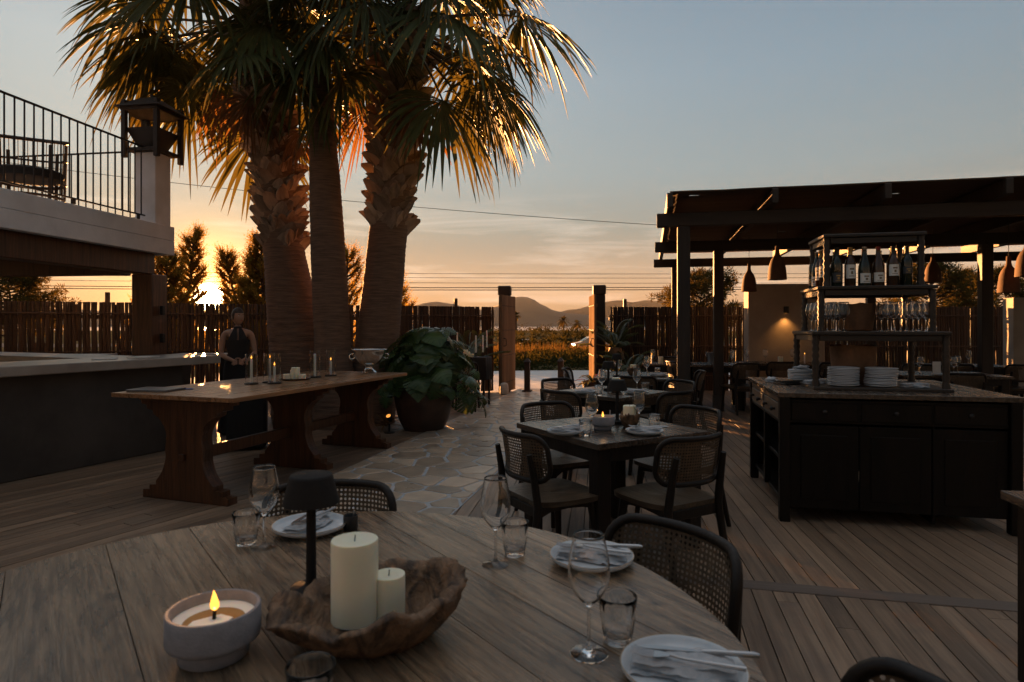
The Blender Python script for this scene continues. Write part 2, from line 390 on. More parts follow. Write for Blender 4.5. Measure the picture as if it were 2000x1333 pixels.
def strip_deck(name, poly, ang, pitch, minl, maxl, label, width=None):
    width = width or pitch - .006
    ca, sa = math.cos(ang), math.sin(ang)
    loc = [(p[0] * ca + p[1] * sa, -p[0] * sa + p[1] * ca) for p in poly]      # into the deck's own frame, boards run along y
    base = MB().prism(poly, -.06, -.034).build(name, M_wick); struct(base, label=label)
    x0 = min(p[0] for p in loc); x1 = max(p[0] for p in loc); n = 0
    k = int((x1 - x0) / pitch) + 1
    for i in range(k):
        s = clip(clip(loc, -1, 0, -(x0 + i * pitch + (pitch - width) / 2)), 1, 0, x0 + i * pitch + (pitch + width) / 2)
        if len(s) < 3: continue
        y0 = min(p[1] for p in s); y1 = max(p[1] for p in s); y = y0 - R.uniform(0, maxl * .6)
        while y < y1:
            ye = y + R.uniform(minl, maxl)
            q = clip(clip(s, 0, -1, -(y + .0015)), 0, 1, ye - .0015)
            y = ye
            if len(q) < 3: continue
            cx = sum(p[0] for p in q) / len(q); cy = sum(p[1] for p in q) / len(q)
            if max(math.hypot(p[0] - cx, p[1] - cy) for p in q) < .06: continue
            ar = abs(sum(q[j][0] * q[(j + 1) % len(q)][1] - q[(j + 1) % len(q)][0] * q[j][1] for j in range(len(q)))) / 2
            if ar < .006: continue
            o = MB().prism([(p[0] - cx, p[1] - cy) for p in q], -.028, R.uniform(-.0015, .0015), b=.0025).build('plank', M_deck, base)
            o.location = (cx * ca - cy * sa, cx * sa + cy * ca, 0); o.rotation_euler = (0, 0, ang); n += 1
    return base, n
PD = Vector((.225, .9744, 0)); PW = Vector((.9744, -.225, 0)); PL0 = Vector((-1.69, 5.97, 0)) - PD * 4.6; PWID = 1.50; PLEN = 12.9
def pth(u, v): p = PL0 + PW * u + PD * v; return (p.x, p.y)
BP = Vector((1.28, 3.42, 0))                          # a point of the border board
def sd(p, n, q): return n.dot(Vector((p[0], p[1], 0)) - q)
big = [(-12, -1), (9.5, -1), (9.5, 13.6), (-12, 13.6)]
def half(poly, n, q, off=0): return clip(poly, n.x, n.y, n.dot(q) + off)
rightside = half(big, -PW, PL0 + PW * (PWID - .12))
near = half(half(rightside, DV, BP, -.02), Vector((1, 0, 0)), Vector((4.2, 0, 0)))
near = half(near, Vector((0, -1, 0)), Vector((0, .7, 0)))
far = half(rightside, -DV, BP, -.02)
_, n1 = strip_deck('deck', near, AD, .107, 1.6, 3.0, 'near part of the plank deck below the border board')
_, n2 = strip_deck('deck', half(far, Vector((1, 0, 0)), Vector((8.6, 0, 0))), -rad(8.0), .107, 2.8, 4.6, 'plank deck under the dining tables and the pergola')
left = half([(-5.2, 3.6), (-3.3, 1.3), (-1.6, 1.0), (.6, 13.4), (-.6, 13.2), (-6.6, 11.0), (-5.3, 7.6)], PW, PL0, .12)
_, n3 = strip_deck('deck', left, -rad(29.5), .107, 3.4, 5.2, 'plank deck around the long table and the bar')
bb = MB().box((0, 0, 0), (5.2, .115, .028), .003).build('deck_border', M_deck2, loc=BP + WV * .85 + Vector((0, 0, -.008)), rz=AD); struct(bb, label='single board crossing the deck')
print('planks', n1, n2, n3)
path = MB().prism([pth(0, 0), pth(PWID, 0), pth(PWID, PLEN), pth(0, PLEN)], -.03, .005).build('path', M_grout); struct(path, label='crazy paved stone path with pale joints')
seeds = []; wts = []
tries = 0
while tries < 9000:
    tries += 1; u, v = R.uniform(-.1, PWID + .1), R.uniform(-.1, PLEN + .1); m = .236 + .13 * noise.noise(Vector((u * 1.5, v * .9, 3)))
    if all((u - a) ** 2 + (v - c) ** 2 > m * m for a, c in seeds): seeds.append((u, v)); wts.append(R.uniform(-.016, .016))
ns = 0
for i, (u, v) in enumerate(seeds):
    q = [(.012, .01), (PWID - .012, .01), (PWID - .012, PLEN - .01), (.012, PLEN - .01)]
    for j, (a, c) in enumerate(seeds):
        if i == j: continue
        dx, dy = a - u, c - v; L = math.hypot(dx, dy)
        if L > 1.3: continue
        q = clip(q, dx / L, dy / L, (dx * (u + a) / 2 + dy * (v + c) / 2) / L + (wts[i] - wts[j]) / (2 * L) - R.uniform(.009, .019))
        if len(q) < 3: break
    if len(q) < 3: continue
    # worn, slightly uneven edges
    e = []
    for k in range(len(q)):
        a, c = q[k], q[(k + 1) % len(q)]; l = math.hypot(c[0] - a[0], c[1] - a[1])
        e.append((a[0] + (c[0] - a[0]) * min(.12, .018 / max(l, .02)), a[1] + (c[1] - a[1]) * min(.12, .018 / max(l, .02))))
        if l > .09:
            t = R.uniform(.35, .65); w = R.uniform(-.009, .004); e.append((a[0] + (c[0] - a[0]) * t - (c[1] - a[1]) / l * -w, a[1] + (c[1] - a[1]) * t + (c[0] - a[0]) / l * -w))
        e.append((c[0] + (a[0] - c[0]) * min(.12, .018 / max(l, .02)), c[1] + (a[1] - c[1]) * min(.12, .018 / max(l, .02))))
    cx = sum(p[0] for p in e) / len(e); cy = sum(p[1] for p in e) / len(e)
    P = pth(cx, cy)
    o = MB().prism([(p[0] - cx, p[1] - cy) for p in e], .0, .012 + R.uniform(-.002, .003), b=.005).build('flagstone', M_stone, path)
    o.location = (P[0], P[1], 0); o.rotation_euler = (R.uniform(-.004, .004), R.uniform(-.004, .004), math.atan2(-PD.x, PD.y)); ns += 1
print('stones', ns)
# gravel yard outside the gate, road, salt flats, hills
def sheet(name, x0, x1, y0, y1, nx, ny, dz, m, label, wob=0):
    vs = []; fs = []
    for j in range(ny + 1):
        for i in range(nx + 1):
            x = x0 + (x1 - x0) * i / nx; y = y0 + (y1 - y0) * j / ny
            if wob and j in (0, ny): y += wob * noise.noise(Vector((x * .35, y, 1)))
            vs.append((x, y, terrain(x, y) + dz))
    for j in range(ny):
        for i in range(nx): a = j * (nx + 1) + i; fs.append((a, a + 1, a + nx + 2, a + nx + 1))
    return struct(MB().add(vs, fs).build(name, m, smooth=180), label=label)
sheet('gravel_yard', -9, 14, 13.3, 20.6, 46, 16, .035, M_sand, 'pale gravel outside the open gate', .8)
sheet('road', -90, 120, 76, 90, 60, 4, .03, M_road, 'road crossing the meadow')
b = MB(); b.add([(-400, 330, 0), (500, 330, 0), (900, 1450, 0), (-900, 1450, 0)], [(0, 1, 2, 3)]); struct(b.build('salt_lake', M_sea, loc=(0, 0, -1.28)), label='pale water at the foot of the hills')
def hills(name, sil, r0, r1, dens, seed, label):
    vs = []; fs = []; cols = 260; rows = 14; x0, x1 = sil[0][0], sil[-1][0]
    for i in range(cols + 1):
        px = x0 + (x1 - x0) * i / cols
        for a, c in zip(sil, sil[1:]):
            if a[0] <= px <= c[0]: t = (px - a[0]) / (c[0] - a[0]); py = a[1] + (c[1] - a[1]) * smooth01(t) * .6 + (c[1] - a[1]) * t * .4; break
        az = math.atan2(px - 1000, F); top = max(1, (HY - py) / F * r0 * math.cos(az) * (r1 * .35 + r0 * .65) / r0)
        for j in range(rows + 1):
            t = j / rows; r = r0 + (r1 - r0) * t
            prof = math.sin(min(1, t / .35) * PI / 2) ** 1.4 if t < .35 else math.cos((t - .35) / .65 * PI / 2) ** 1.2
            nn = noise.fractal(Vector((az * 14, t * 3, seed)), 1, 2, 4)
            vs.append((r * math.sin(az), r * math.cos(az), -2 + (top + 2) * prof * (1 + .22 * nn * (1 - abs(prof - .5)) if t != .35 else 1)))
    for i in range(cols):
        for j in range(rows): a = i * (rows + 1) + j; fs.append((a, a + rows + 1, a + rows + 2, a + 1))
    return struct(MB().add(vs, fs).build(name, M_hill, smooth=180), label=label)
hills('hills', [(-900, 618), (-300, 612), (60, 606), (110, 602), (300, 612), (700, 610), (800, 597), (850, 587), (885, 594), (930, 606), (965, 600), (990, 588), (1008, 580), (1025, 576), (1043, 583), (1062, 596), (1085, 607), (1110, 611), (1140, 614), (1200, 622), (1500, 630), (2200, 632)], 1500, 2100, 0, 2, 'dark rounded hill framed by the gate')
hills('hills', [(700, 628), (1040, 624), (1085, 611), (1120, 605), (1150, 598), (1180, 590), (1212, 586), (1235, 589), (1262, 586), (1290, 588), (1340, 593), (1400, 595), (1450, 589), (1500, 587), (1600, 594), (1800, 600), (2400, 606)], 2250, 2400, 0, 5, 'long pale ridge behind the right hand fence')
# ---------------------------------------------------------------- meadow
def blades(b, x, y, z, h, w, n, spread):
    for _ in range(n):
        a = R.uniform(0, 2 * PI); lx, ly = math.cos(a), math.sin(a); k = R.uniform(.6, 1.15); s = R.uniform(.1, .5) * spread
        ox, oy = x + R.gauss(0, spread * .35), y + R.gauss(0, spread * .35)
        b.add([(ox - ly * w, oy + lx * w, z), (ox + ly * w, oy - lx * w, z), (ox + lx * s, oy + ly * s, z + h * k)], [(0, 1, 2)])
def leafball(b, c, rx, ry, rz, n, ls):
    for _ in range(n):
        v = Vector((R.gauss(0, 1), R.gauss(0, 1), R.gauss(0, 1))).normalized(); k = R.uniform(.45, 1) ** .6 * (1 + .25 * noise.noise(v * 2.3 + Vector(c)))
        p = Vector((c[0] + v.x * rx * k, c[1] + v.y * ry * k, max(c[2] + v.z * rz * k, c[2] - rz * .9)))
        d = (v + Vector((R.gauss(0, .7), R.gauss(0, .7), R.gauss(0, .5) + .4))).normalized(); s = d.orthogonal().normalized(); s = Matrix.Rotation(R.uniform(0, 6.28), 3, d) @ s
        l = ls * R.uniform(.6, 1.3); b.add([p, p + d * l * .5 + s * l * .22, p + d * l, p + d * l * .5 - s * l * .22], [(0, 1, 2, 3)])
b = MB()
for i in range(5200):
    y = 25.5 + 60 * R.random() ** 1.7; x = R.uniform(-.14, .36) * y + R.uniform(-3, 3)
    if 76 < y < 90: continue
    b_h = R.uniform(.35, .7) * (1 + y / 90) * (1 if y < 36 else .55); blades(b, x, y, terrain(x, y), b_h, .012 + y * .0006, 6, .35 + y * .006)
struct(b.build('meadow_grass', M_grass, fix=False), 'stuff', 'dry golden grass beyond the gravel')
b = MB()
for i in range(170):
    x, y = R.uniform(-1.6, 9.5), R.uniform(20.6, 26.5); s = R.uniform(.30, .50) * (.7 if x < .5 else 1); leafball(b, (x, y, terrain(x, y) + s * .55), s * 1.5, s, s * .85, 90, .13)
struct(b.build('scrub_band', M_scrub, fix=False), 'stuff', 'low dark green scrub edging the gravel')
b = MB()
for i in range(230):
    y = R.uniform(92, 230); x = R.uniform(-.12, .45) * y; s = R.uniform(.7, 1.6) * (.6 + y / 200); leafball(b, (x, y, -1.2 + s * .5), s * 2.2, s, s * .8, 60, .5)
struct(b.build('distant_scrub', M_scrub, fix=False), 'stuff', 'olive scrub on the flats beyond the road')
for px, Y, s, lab in ((1043, 46, .75, 'rounded olive bush left of the far roadside box'), (1083, 58, 1.0, 'wide rounded bush in the middle of the meadow'), (1092, 40, .5, 'small green bush left of the silver car'), (1118, 92, 1.3, 'dark bush behind the silver car'), (1062, 95, 1.5, 'broad dark bush beyond the road'), (1015, 62, .8, 'small bush beside the left gate leaf')):
    b = MB(); z = terrain((px - 1000) * Y / F, Y); leafball(b, (0, 0, s * .7), s * 1.35, s, s * .8, 420, .2 + Y * .003)
    r = thing('bush', lab, 'bush', ((px - 1000) * Y / F, Y, z), 0, 'bushes in the meadow'); b.build('foliage', M_scrub, r, fix=False)
    b = MB()
    for k in range(5): b.tube([(0, 0, 0), (R.uniform(-.3, .3) * s, R.uniform(-.3, .3) * s, s * .7)], [.04 * s, .015 * s], 5)
    b.build('stem', M_wood, r)
# ================================================================ fences and gate
slats = []
for v in range(4):
    b = MB(); w = (.056, .063, .05, .067)[v]; n = 7; vs = []; fs = []
    for j in range(n + 1):
        z = j / n * 1.86; dx = .006 * math.sin(j * 1.7 + v * 2); k = 1 + .05 * math.sin(j * 2.9 + v)
        for q in range(5): a = PI * q / 4; vs.append((dx - w / 2 * k * math.cos(a), -.024 * k * math.sin(a), z))
    for j in range(n):
        for q in range(4): a = j * 5 + q; fs.append((a, a + 1, a + 6, a + 5))
        fs.append((j * 5 + 4, j * 5, j * 5 + 5, j * 5 + 9))
    fs.append((0, 1, 2, 3, 4)); fs.append(tuple(n * 5 + q for q in range(5))); b.add(vs, fs)
    slats.append(b.data('slat', M_slat, 50))
def fence(A, B, label, gaps, posts, pitch=.062):
    A, B = Vector(A), Vector(B); L = (B - A).length; rz = math.atan2(B.y - A.y, B.x - A.x)
    r = thing('cane_fence', label, 'fence', A, rz, 'dark cane fences around the yard')
    x = .05
    while x < L:
        o = link('slat', R.choice(slats), r, (x, R.uniform(-.006, .006), .02 + R.uniform(-.003, .003)), rot=(R.uniform(-.006, .006), R.gauss(0, .0045), R.uniform(-.1, .1)))
        g = gaps(A + (B - A) * (x / L)); x += pitch + (R.uniform(-.003, .013) if R.random() < g else -.012)
    for z0, hh in ((.02, .55), (.58, .60), (1.2, .64)):          # odd battens behind the canes, one row per bay, closing some of the gaps
        bt = MB().box((0, 0, hh / 2), (.05, .014, hh), .003).data('batten', M_slat)
        for k in range(int(L / .16)):
            if R.random() < .62: link('batten', bt, r, (.1 + .16 * k + R.uniform(-.06, .06), .03, z0))
    for z in (.3, .95, 1.62): MB().box((L / 2, .06, z), (L, .035, .07), .004).build('rail', M_rail, r); MB().box((L / 2, -.04, z + .06), (L, .02, .028), .004).build('rail', M_rail, r)
    for px in posts: MB().box((px, .1, 1.03), (.07, .07, 2.06), .006).build('post', M_rail, r)
    return r
FA, FB = Vector((-10.6, 9.55, -.05)), Vector((-.42, 13.86, -.05))
fence(FA, FB, 'dark cane fence behind the palms and the bar, sun shining through its gaps', lambda p: .74 if p.x < -2.6 else .08, [((Vector((x, 0, 0)) - FA).x) / ((FB - FA).x) * (FB - FA).length for x in (-7.15, -1.19)])
fence((2.16, 13.86, -.05), (12.6, 13.62, -.05), 'dark cane fence from the right gate post to behind the pergola', lambda p: .04 if p.x < 4.2 else .42, [.36, 3.3, 6.6])
for x, hgt, lab in ((-.16, 2.36, 'thick dark timber gate post with square cap, left of the opening'), (1.95, 2.38, 'thick dark timber gate post with square cap, right of the opening')):
    r = thing('gate_post', lab, 'post', (x, 13.95, -.06), AD * .4, 'gate posts')
    MB().box((0, 0, (hgt - .22) / 2), (.25, .25, hgt - .22), .012).build('shaft', M_perg, r); MB().box((0, 0, hgt - .11), (.285, .285, .215), .02).build('cap', M_perg, r)
STUD = MB().lathe([(.013, 0), (.010, .006), (0, .009)], 6).data('stud', M_iron)
def gate_leaf(hinge, end, label, side):
    hx, ex = Vector(hinge), Vector(end); L = (ex - hx).length; rz = math.atan2(ex.y - hx.y, ex.x - hx.x)
    r = thing('gate_leaf', label, 'gate', hx, rz, 'open timber gate leaves'); n = 6; w = L / n
    for k in range(n): MB().box((w * (k + .5), 0, 1.06), (w - .004, .045, 2.06 - .015 * abs(math.sin(k * 2))), .004).build('board', M_gate, r)
    for z in (.25, .82, 1.35, 1.86):
        MB().box((L / 2, -side * .035, z), (L, .02, .07), .003).build('brace', M_gate, r)
        for k in range(n * 2): link('stud', STUD, r, (L * (k + .5) / (n * 2), side * .0226, z), rot=(-side * PI / 2, 0, 0))
    h = MB(); h.tube([(L - .12, side * .023, 1.02), (L - .12, side * .075, 1.03), (L - .12, side * .08, 1.1), (L - .12, side * .075, 1.17), (L - .12, side * .023, 1.18)], .01, 6); h.build('handle', M_iron, r)
gate_leaf((.055, 13.98, -.03), (-.225, 12.88, -.03), 'open studded gate leaf on the left, its plank face grey brown', 1)
gate_leaf((1.735, 13.90, -.03), (1.70, 12.75, -.03), 'open gate leaf on the right, edge on and lit gold by the sun', -1)
# ================================================================ trees behind the fences
def leafquad(b, p, d, l, w):
    s = d.cross(Vector((R.gauss(0, 1), R.gauss(0, 1), R.gauss(0, 1)))); s = s.normalized() if s.length > 1e-4 else Vector((1, 0, 0))
    b.add([p, p + d * l * .45 + s * w, p + d * l, p + d * l * .45 - s * w], [(0, 1, 2, 3)])
def tree(kind, label, loc, h, wid, limbs, m, style, group='trees behind the fences', lean=0.0, low=.1):
    r = thing(kind, label, 'tree', loc, 0 if lean else R.uniform(0, 6), group)
    t = MB(); tp = [(lean * (k / 6) ** 1.4 + .04 * math.sin(k * 2), .04 * math.cos(k * 1.6), h * .93 * k / 6) for k in range(7)]; t.tube(smoothpts(tp, 2), [(.045 * h * (1 - k / 13) + .01) * .5 for k in range(13)], 8); t.build('trunk', M_wood, r, 60)
    lb = MB(); cb = MB()
    for i in range(limbs):
        f = low + (1 - low) * ((i + R.random()) / limbs); a = i * 2.399 + R.uniform(-.5, .5); k = min(5.99, f * 6); j = int(k)
        p = Vector(tp[j]).lerp(Vector(tp[j + 1]), k - j)
        if style == 'feather': L = wid * (1.05 - f) ** .7 * R.uniform(.65, 1.25); up = R.uniform(.55, 1.1)
        elif style == 'puff': L = wid * (math.sin(PI * min(1, .25 + .75 * (f - low) / (1 - low) * .95)) ** .6) * R.uniform(.6, 1.15); up = R.uniform(.1, .7)
        pts = [p]; d = Vector((math.cos(a), math.sin(a), up * .35)).normalized()
        for s in range(7):
            d = (d + Vector((R.gauss(0, .1), R.gauss(0, .1), up * .16))).normalized(); pts.append(pts[-1] + d * L / 7)
        lb.tube(pts, [.018 * h * .4 * (1 - s / 8.5) + .004 for s in range(8)], 5)
        for s in range(2, 8):
            q = pts[s]; dd = (pts[s] - pts[s - 1]).normalized()
            if style == 'feather':
                for _ in range(6):
                    e = (dd + Vector((R.gauss(0, .42), R.gauss(0, .42), R.gauss(.12, .28)))).normalized(); l = R.uniform(.18, .42) * (1.1 - .05 * s); bend = Vector((0, 0, R.uniform(0, .06)))
                    for u in range(9):
                        t = u / 8; leafquad(cb, q + e * l * t + bend * t * t, (e + Vector((R.gauss(0, .5), R.gauss(0, .5), R.gauss(.1, .4)))).normalized(), R.uniform(.05, .10) * (1.1 - .6 * t), .0125 * (1.15 - .5 * t))
            elif s > 3:
                for _ in range(3):
                    c = q + Vector((R.gauss(0, .16), R.gauss(0, .16), R.gauss(.04, .1))) * wid * .4
                    for u in range(26):
                        v = Vector((R.gauss(0, 1), R.gauss(0, 1), R.gauss(.3, .8))).normalized(); leafquad(cb, c + v * R.uniform(0, .1), v, R.uniform(.08, .17), .012)
    lb.build('limb', M_wood, r, fix=False); cb.build('crown', m, r, fix=False); return r
def TX(px, Y, z=-.1): return ((px - 1000) * Y / F, Y, z)
tree('cypress', 'feathery cypress with a thin tall tip, close right of the white pillar', TX(325, 14.6), 3.25, 1.1, 84, M_conif, 'feather', low=.02)
tree('cypress', 'tallest cypress left of the sun, its tip leaning over it', TX(346, 15.8), 4.1, .68, 80, M_conif, 'feather', low=.03, lean=.5)
tree('cypress', 'slim cypress just right of the sun', TX(470, 16.4), 3.6, .70, 76, M_conif, 'feather', low=.02, lean=-.35)
tree('cypress', 'dense cypress between the sun and the left palm', TX(502, 15.4), 3.3, 1.0, 80, M_conif, 'feather', low=.02)
tree('cypress', 'bushy cypress close against the left palm trunk', TX(512, 15.2), 3.75, 1.0, 84, M_conif, 'feather', low=.02)
tree('cypress', 'cypress showing between the middle and the right palm trunk', TX(678, 16.0), 3.65, .95, 52, M_conif, 'feather')
tree('cypress', 'small cypress peeking out right of the right palm trunk', TX(776, 16.5), 2.9, .8, 46, M_conif, 'feather')
tree('pine', 'spreading pine seen under the terrace at the far left', TX(20, 15.0), 2.8, 1.5, 44, M_pine, 'puff', low=.45)
tree('pine', 'round dark pine behind the fence left of the pergola post', TX(1368, 17.5), 3.0, 1.25, 48, M_pine, 'puff', low=.4)
tree('pine', 'leaning pine behind the fence right of the bottle shelf', TX(1855, 17.0), 3.2, 1.3, 46, M_pine, 'puff', lean=-.6, low=.45)
tree('pine', 'broad pine behind the fence at the far right', TX(1950, 18.0), 3.1, 1.5, 48, M_pine, 'puff', lean=-.3, low=.42)
def far_palm(label, px, Y, h):
    r = thing('date_palm', label, 'palm tree', ((px - 1000) * Y / F, Y, -1.3), 0, 'small palms on the plain')
    MB().tube([(0, 0, 0), (.1, 0, h * .5), (0, 0, h)], [.3, .22, .24], 8).build('trunk', M_wood, r, 60); b = MB()
    for k in range(34):
        a = R.uniform(0, 6.28); e = R.uniform(-.7, 1.3); L = R.uniform(1.5, 2.2); d = Vector((math.cos(a) * math.cos(e), math.sin(a) * math.cos(e), math.sin(e))); s = Vector((-math.sin(a), math.cos(a), 0))
        P = [Vector((0, 0, h)) + d * L * t - Vector((0, 0, .9 * t * t)) for t in (0, .35, .7, 1)]
        for i in range(3): w0, w1 = (.1, .3, .24, .02)[i:i + 2]; b.add([P[i] + s * w0, P[i] - s * w0, P[i + 1] - s * w1, P[i + 1] + s * w1], [(0, 1, 2, 3)])
    b.build('crown', M_pine, r, fix=False)
far_palm('distant palm left of the silver car', 1100, 150, 4.0); far_palm('shorter distant palm above the silver car', 1127, 165, 3.3); far_palm('distant palm half hidden by the left gate leaf', 1007, 135, 4.9)
# ================================================================ fan palms
def make_frond(el, Lp, Lb, seed, droop, nseg=38, spread=2.0):
    r = random.Random(seed); b = MB(); d = Vector((0, math.cos(el), math.sin(el))); P = [Vector((0, 0, 0))]
    for k in range(8):
        d = (d + Vector((0, 0, -.026 * (1 + math.cos(el))))).normalized(); P.append(P[-1] + d * Lp / 8)
    b.tube(P, [.034 - .0026 * k for k in range(9)], 5)
    pet = b; b = MB(); hub = P[-1]; fw = (d + Vector((0, 0, -.30))).normalized(); rt = Vector((1, 0, 0)); up = rt.cross(fw).normalized(); da = 2 * spread / nseg
    for i in range(nseg):
        a = -spread + da * (i + .5); L = Lb * (.66 + .34 * math.cos(a * .62)) * r.uniform(.9, 1.06); tw = r.uniform(-.05, .05)
        u = (fw * math.cos(a + tw) + rt * math.sin(a + tw) + up * (-.26 * abs(math.sin(a)) + .08)).normalized(); sd_ = (-fw * math.sin(a) + rt * math.cos(a)).normalized()
        dr = droop * r.uniform(.7, 1.35); st = (0, .2, .42, .6, .76, .9, 1.0); rows = []; bend = r.random() < .18
        for s in st:
            w = L * s * math.tan(da / 2) * 1.04 if s <= .6 else L * .6 * math.tan(da / 2) * 1.04 * (1 - (s - .6) / .4) ** .75
            w = max(w, .002); g = dr * L * max(0, s - .25) ** 2 * (1.5 if not bend else 2.6)
            c = hub + u * L * (s - (.1 if bend else .03) * s ** 3) + Vector((0, 0, -g)); rows.append((c - sd_ * w + up * w * .35, c - up * w * .15, c + sd_ * w + up * w * .35))
        vs = [p for row in rows for p in row]; fs = []
        for k in range(len(st) - 1):
            fs += [(k * 3, k * 3 + 1, k * 3 + 4, k * 3 + 3), (k * 3 + 1, k * 3 + 2, k * 3 + 5, k * 3 + 4)]
        b.add(vs, fs)
    o = len(b.v); nf = len(b.f); b.add(pet.v, pet.f); me = b.data('frond', [M_frond, M_petiole], None, fix=False)
    for p in list(me.polygons)[nf:]: p.material_index = 1
    return me
FR = {}
def frond_mesh(el, v, dry=False):
    k = (round(el, 1), v, dry)
    if k not in FR:
        me = make_frond(el, 1.45 + .22 * v, (1.08 + .12 * v) * (.85 if dry else 1), int(el * 100) + v * 17 + 900, (.26 + .20 * max(0, math.cos(el))) * (1.25 if dry else 1), 36)
        if dry: me.materials[0] = M_dry
        FR[k] = me
    return FR[k]
bm_ = MB(); vs = []; fs = []                                   # one cut leaf base ("boot"): a curved wedge
for j, (z, w, y) in enumerate(((0, .095, .0), (.08, .092, .014), (.15, .070, .042), (.215, .022, .085))):
    for q in range(5): x = w * (q / 2 - 1); vs.append((x, y - .9 * x * x, z))
    for q in range(5): x = w * (q / 2 - 1); vs.append((x * .96, y - .9 * x * x - .028 - .01 * j, z - .004))
for j in range(3):
    o = j * 10
    for q in range(4): fs += [(o + q, o + q + 1, o + q + 11, o + q + 10), (o + q + 6, o + q + 5, o + q + 15, o + q + 16)]
    fs += [(o, o + 10, o + 15, o + 5), (o + 4, o + 9, o + 19, o + 14)]
fs += [(30 + q, 31 + q, 36 + q, 35 + q) for q in range(4)]
BOOT = bm_.add(vs, fs).data('leaf_base', M_boot, 40)
def palm(label, prof, Y, crown, boots, nf, dry, seed, bs=1.0, fs=1.0, elmin=-.2, hang=(), pw=.85, bare=False, slim=.92):
    pts = [atY(px, py, Y) for px, py, r in prof]; base = Vector((pts[0].x, Y, -.05)); r = thing('fan_palm', label, 'palm tree', base, 0, 'fan palms behind the long table')
    rr = [q[2] / F * Y * slim for q in prof]; loc = [p - base for p in pts]; loc[0].z = 0
    P = smoothpts([(*p, q) for p, q in zip(loc, rr)], 8); t = MB(); rows = []
    n = 44; vs = []; fsx = []; m = 0; dense = smoothpts(P, 4)
    for i, (x, y, z, q) in enumerate(dense):
        for k in range(n):
            a = 2 * PI * k / n; w = q * (1 + .012 * math.sin(i * 2.1) + .03 * noise.noise(Vector((math.cos(a) * 2, math.sin(a) * 2, z * 3 + seed))) + .022 * noise.noise(Vector((math.cos(a) * 5, math.sin(a) * 5, z * 14 + seed))) + .014 * noise.noise(Vector((math.cos(a) * 14, math.sin(a) * 14, z * 30 + seed)))); vs.append((x + w * math.cos(a), y + w * math.sin(a), z))
    for i in range(len(dense) - 1):
        for k in range(n): l = (k + 1) % n; fsx.append((i * n + k, i * n + l, (i + 1) * n + l, (i + 1) * n + k))
    tr = t.add(vs, fsx).build('trunk', M_bark, r, 180)
    def at(z):
        for a, c in zip(dense, dense[1:]):
            if a[2] <= z <= c[2]: f = (z - a[2]) / max(1e-6, c[2] - a[2]); return [a[i] + (c[i] - a[i]) * f for i in range(4)]
        return dense[-1]
    rn = random.Random(seed)
    if boots:
        z0, z1, cnt = boots
        for i in range(cnt):
            z = z0 + (z1 - z0) * i / cnt; a = i * 2.39996 + rn.uniform(-.12, .12); x, y, zz, q = at(z); f = i / cnt
            o = link('leaf_base', BOOT, tr, (x + (q - .012) * math.cos(a), y + (q - .012) * math.sin(a), z)); sl = (1 if i % 2 else -1) * (.60 - .25 * f) + rn.uniform(-.25, .25)
            o.rotation_mode = 'QUATERNION'; o.rotation_quaternion = (Matrix.Rotation(a - PI / 2, 4, 'Z') @ Matrix.Rotation(sl, 4, 'Y') @ Matrix.Rotation(-.20 - .26 * f + rn.uniform(-.12, .1), 4, 'X')).to_quaternion(); k = bs * rn.uniform(.75, 1.2); o.scale = (k, k, k * rn.uniform(.8, 1.1))
    cx, cy, cz, _ = dense[-1]
    for i in range(nf):
        f = i / nf; el = 1.4 - (1.4 - elmin) * f ** pw; el = round(el * 4) / 4; a = i * 2.39996 + rn.uniform(-.2, .2)
        if f > .8 and rn.random() < .35: continue
        if bare and el < .45 and -math.sin(a) < -.15 and math.cos(a) < .1: continue
        o = link('frond', frond_mesh(el, i % 2), r, (cx, cy, cz - .35 * f), rz=a); k = fs * rn.uniform(.88, 1.1); o.scale = (k, k, k); o.rotation_euler = (rn.uniform(-.1, .1), rn.uniform(-.1, .1), a)
    for el, a in hang:
        o = link('frond', frond_mesh(el, int(a * 10) % 2), r, (cx, cy, cz - .4)); k = fs * rn.uniform(.9, 1.05); o.scale = (k, k, k); o.rotation_euler = (0, 0, a)
    for i in range(dry):
        a = i * 2.39996 + 1; o = link('dry_frond', frond_mesh(-1.0 if i % 3 else -.75, i % 2, True), r, (cx, cy, cz - .5 - .02 * i)); k = fs * rn.uniform(.6, .85); o.scale = (k, k, k); o.rotation_euler = (rn.uniform(-.1, .1), rn.uniform(-.1, .1), a)
    return r
palm('left fan palm with criss cross leaf bases below its wide crown', [(604, 850, 74), (594, 760, 70), (583, 690, 59), (568, 580, 50), (555, 490, 42), (547, 420, 41), (537, 340, 43), (524, 250, 44), (508, 140, 42), (499, 50, 36), (496, 10, 28)], 9.25, None, (2.62, 5.45, 285), 34, 2, 3, 1.0, bare=True, hang=((0, 1.5), (-.25, 1.2), (.25, 1.75), (.25, 1.3), (0, 1.05), (.5, 1.55), (0, 1.85), (-.5, .3), (-.5, -2.2)))
palm('middle fan palm with a smooth reddish trunk between two others', [(655, 850, 52), (652, 760, 48), (650, 680, 42), (644, 560, 40), (639, 450, 38), (634, 340, 34), (629, 240, 29), (624, 160, 28), (619, 105, 24)], 8.75, None, None, 10, 1, 5, fs=.72, elmin=0.0, slim=.84)
palm('right fan palm leaning right with rough scales below its crown', [(722, 850, 52), (730, 740, 49), (738, 660, 45), (748, 560, 42), (758, 460, 40), (764, 400, 37), (770, 330, 40), (778, 240, 43), (787, 140, 44), (793, 60, 38), (797, 20, 28)], 9.1, None, (2.86, 5.35, 190), 36, 2, 9, 1.25, fs=.93, hang=((-.5, -1.4), (-.5, -1.85), (-.75, -1.6), (-.25, -1.2), (-.25, -2.0), (-.75, -2.5), (-.5, 2.4)))
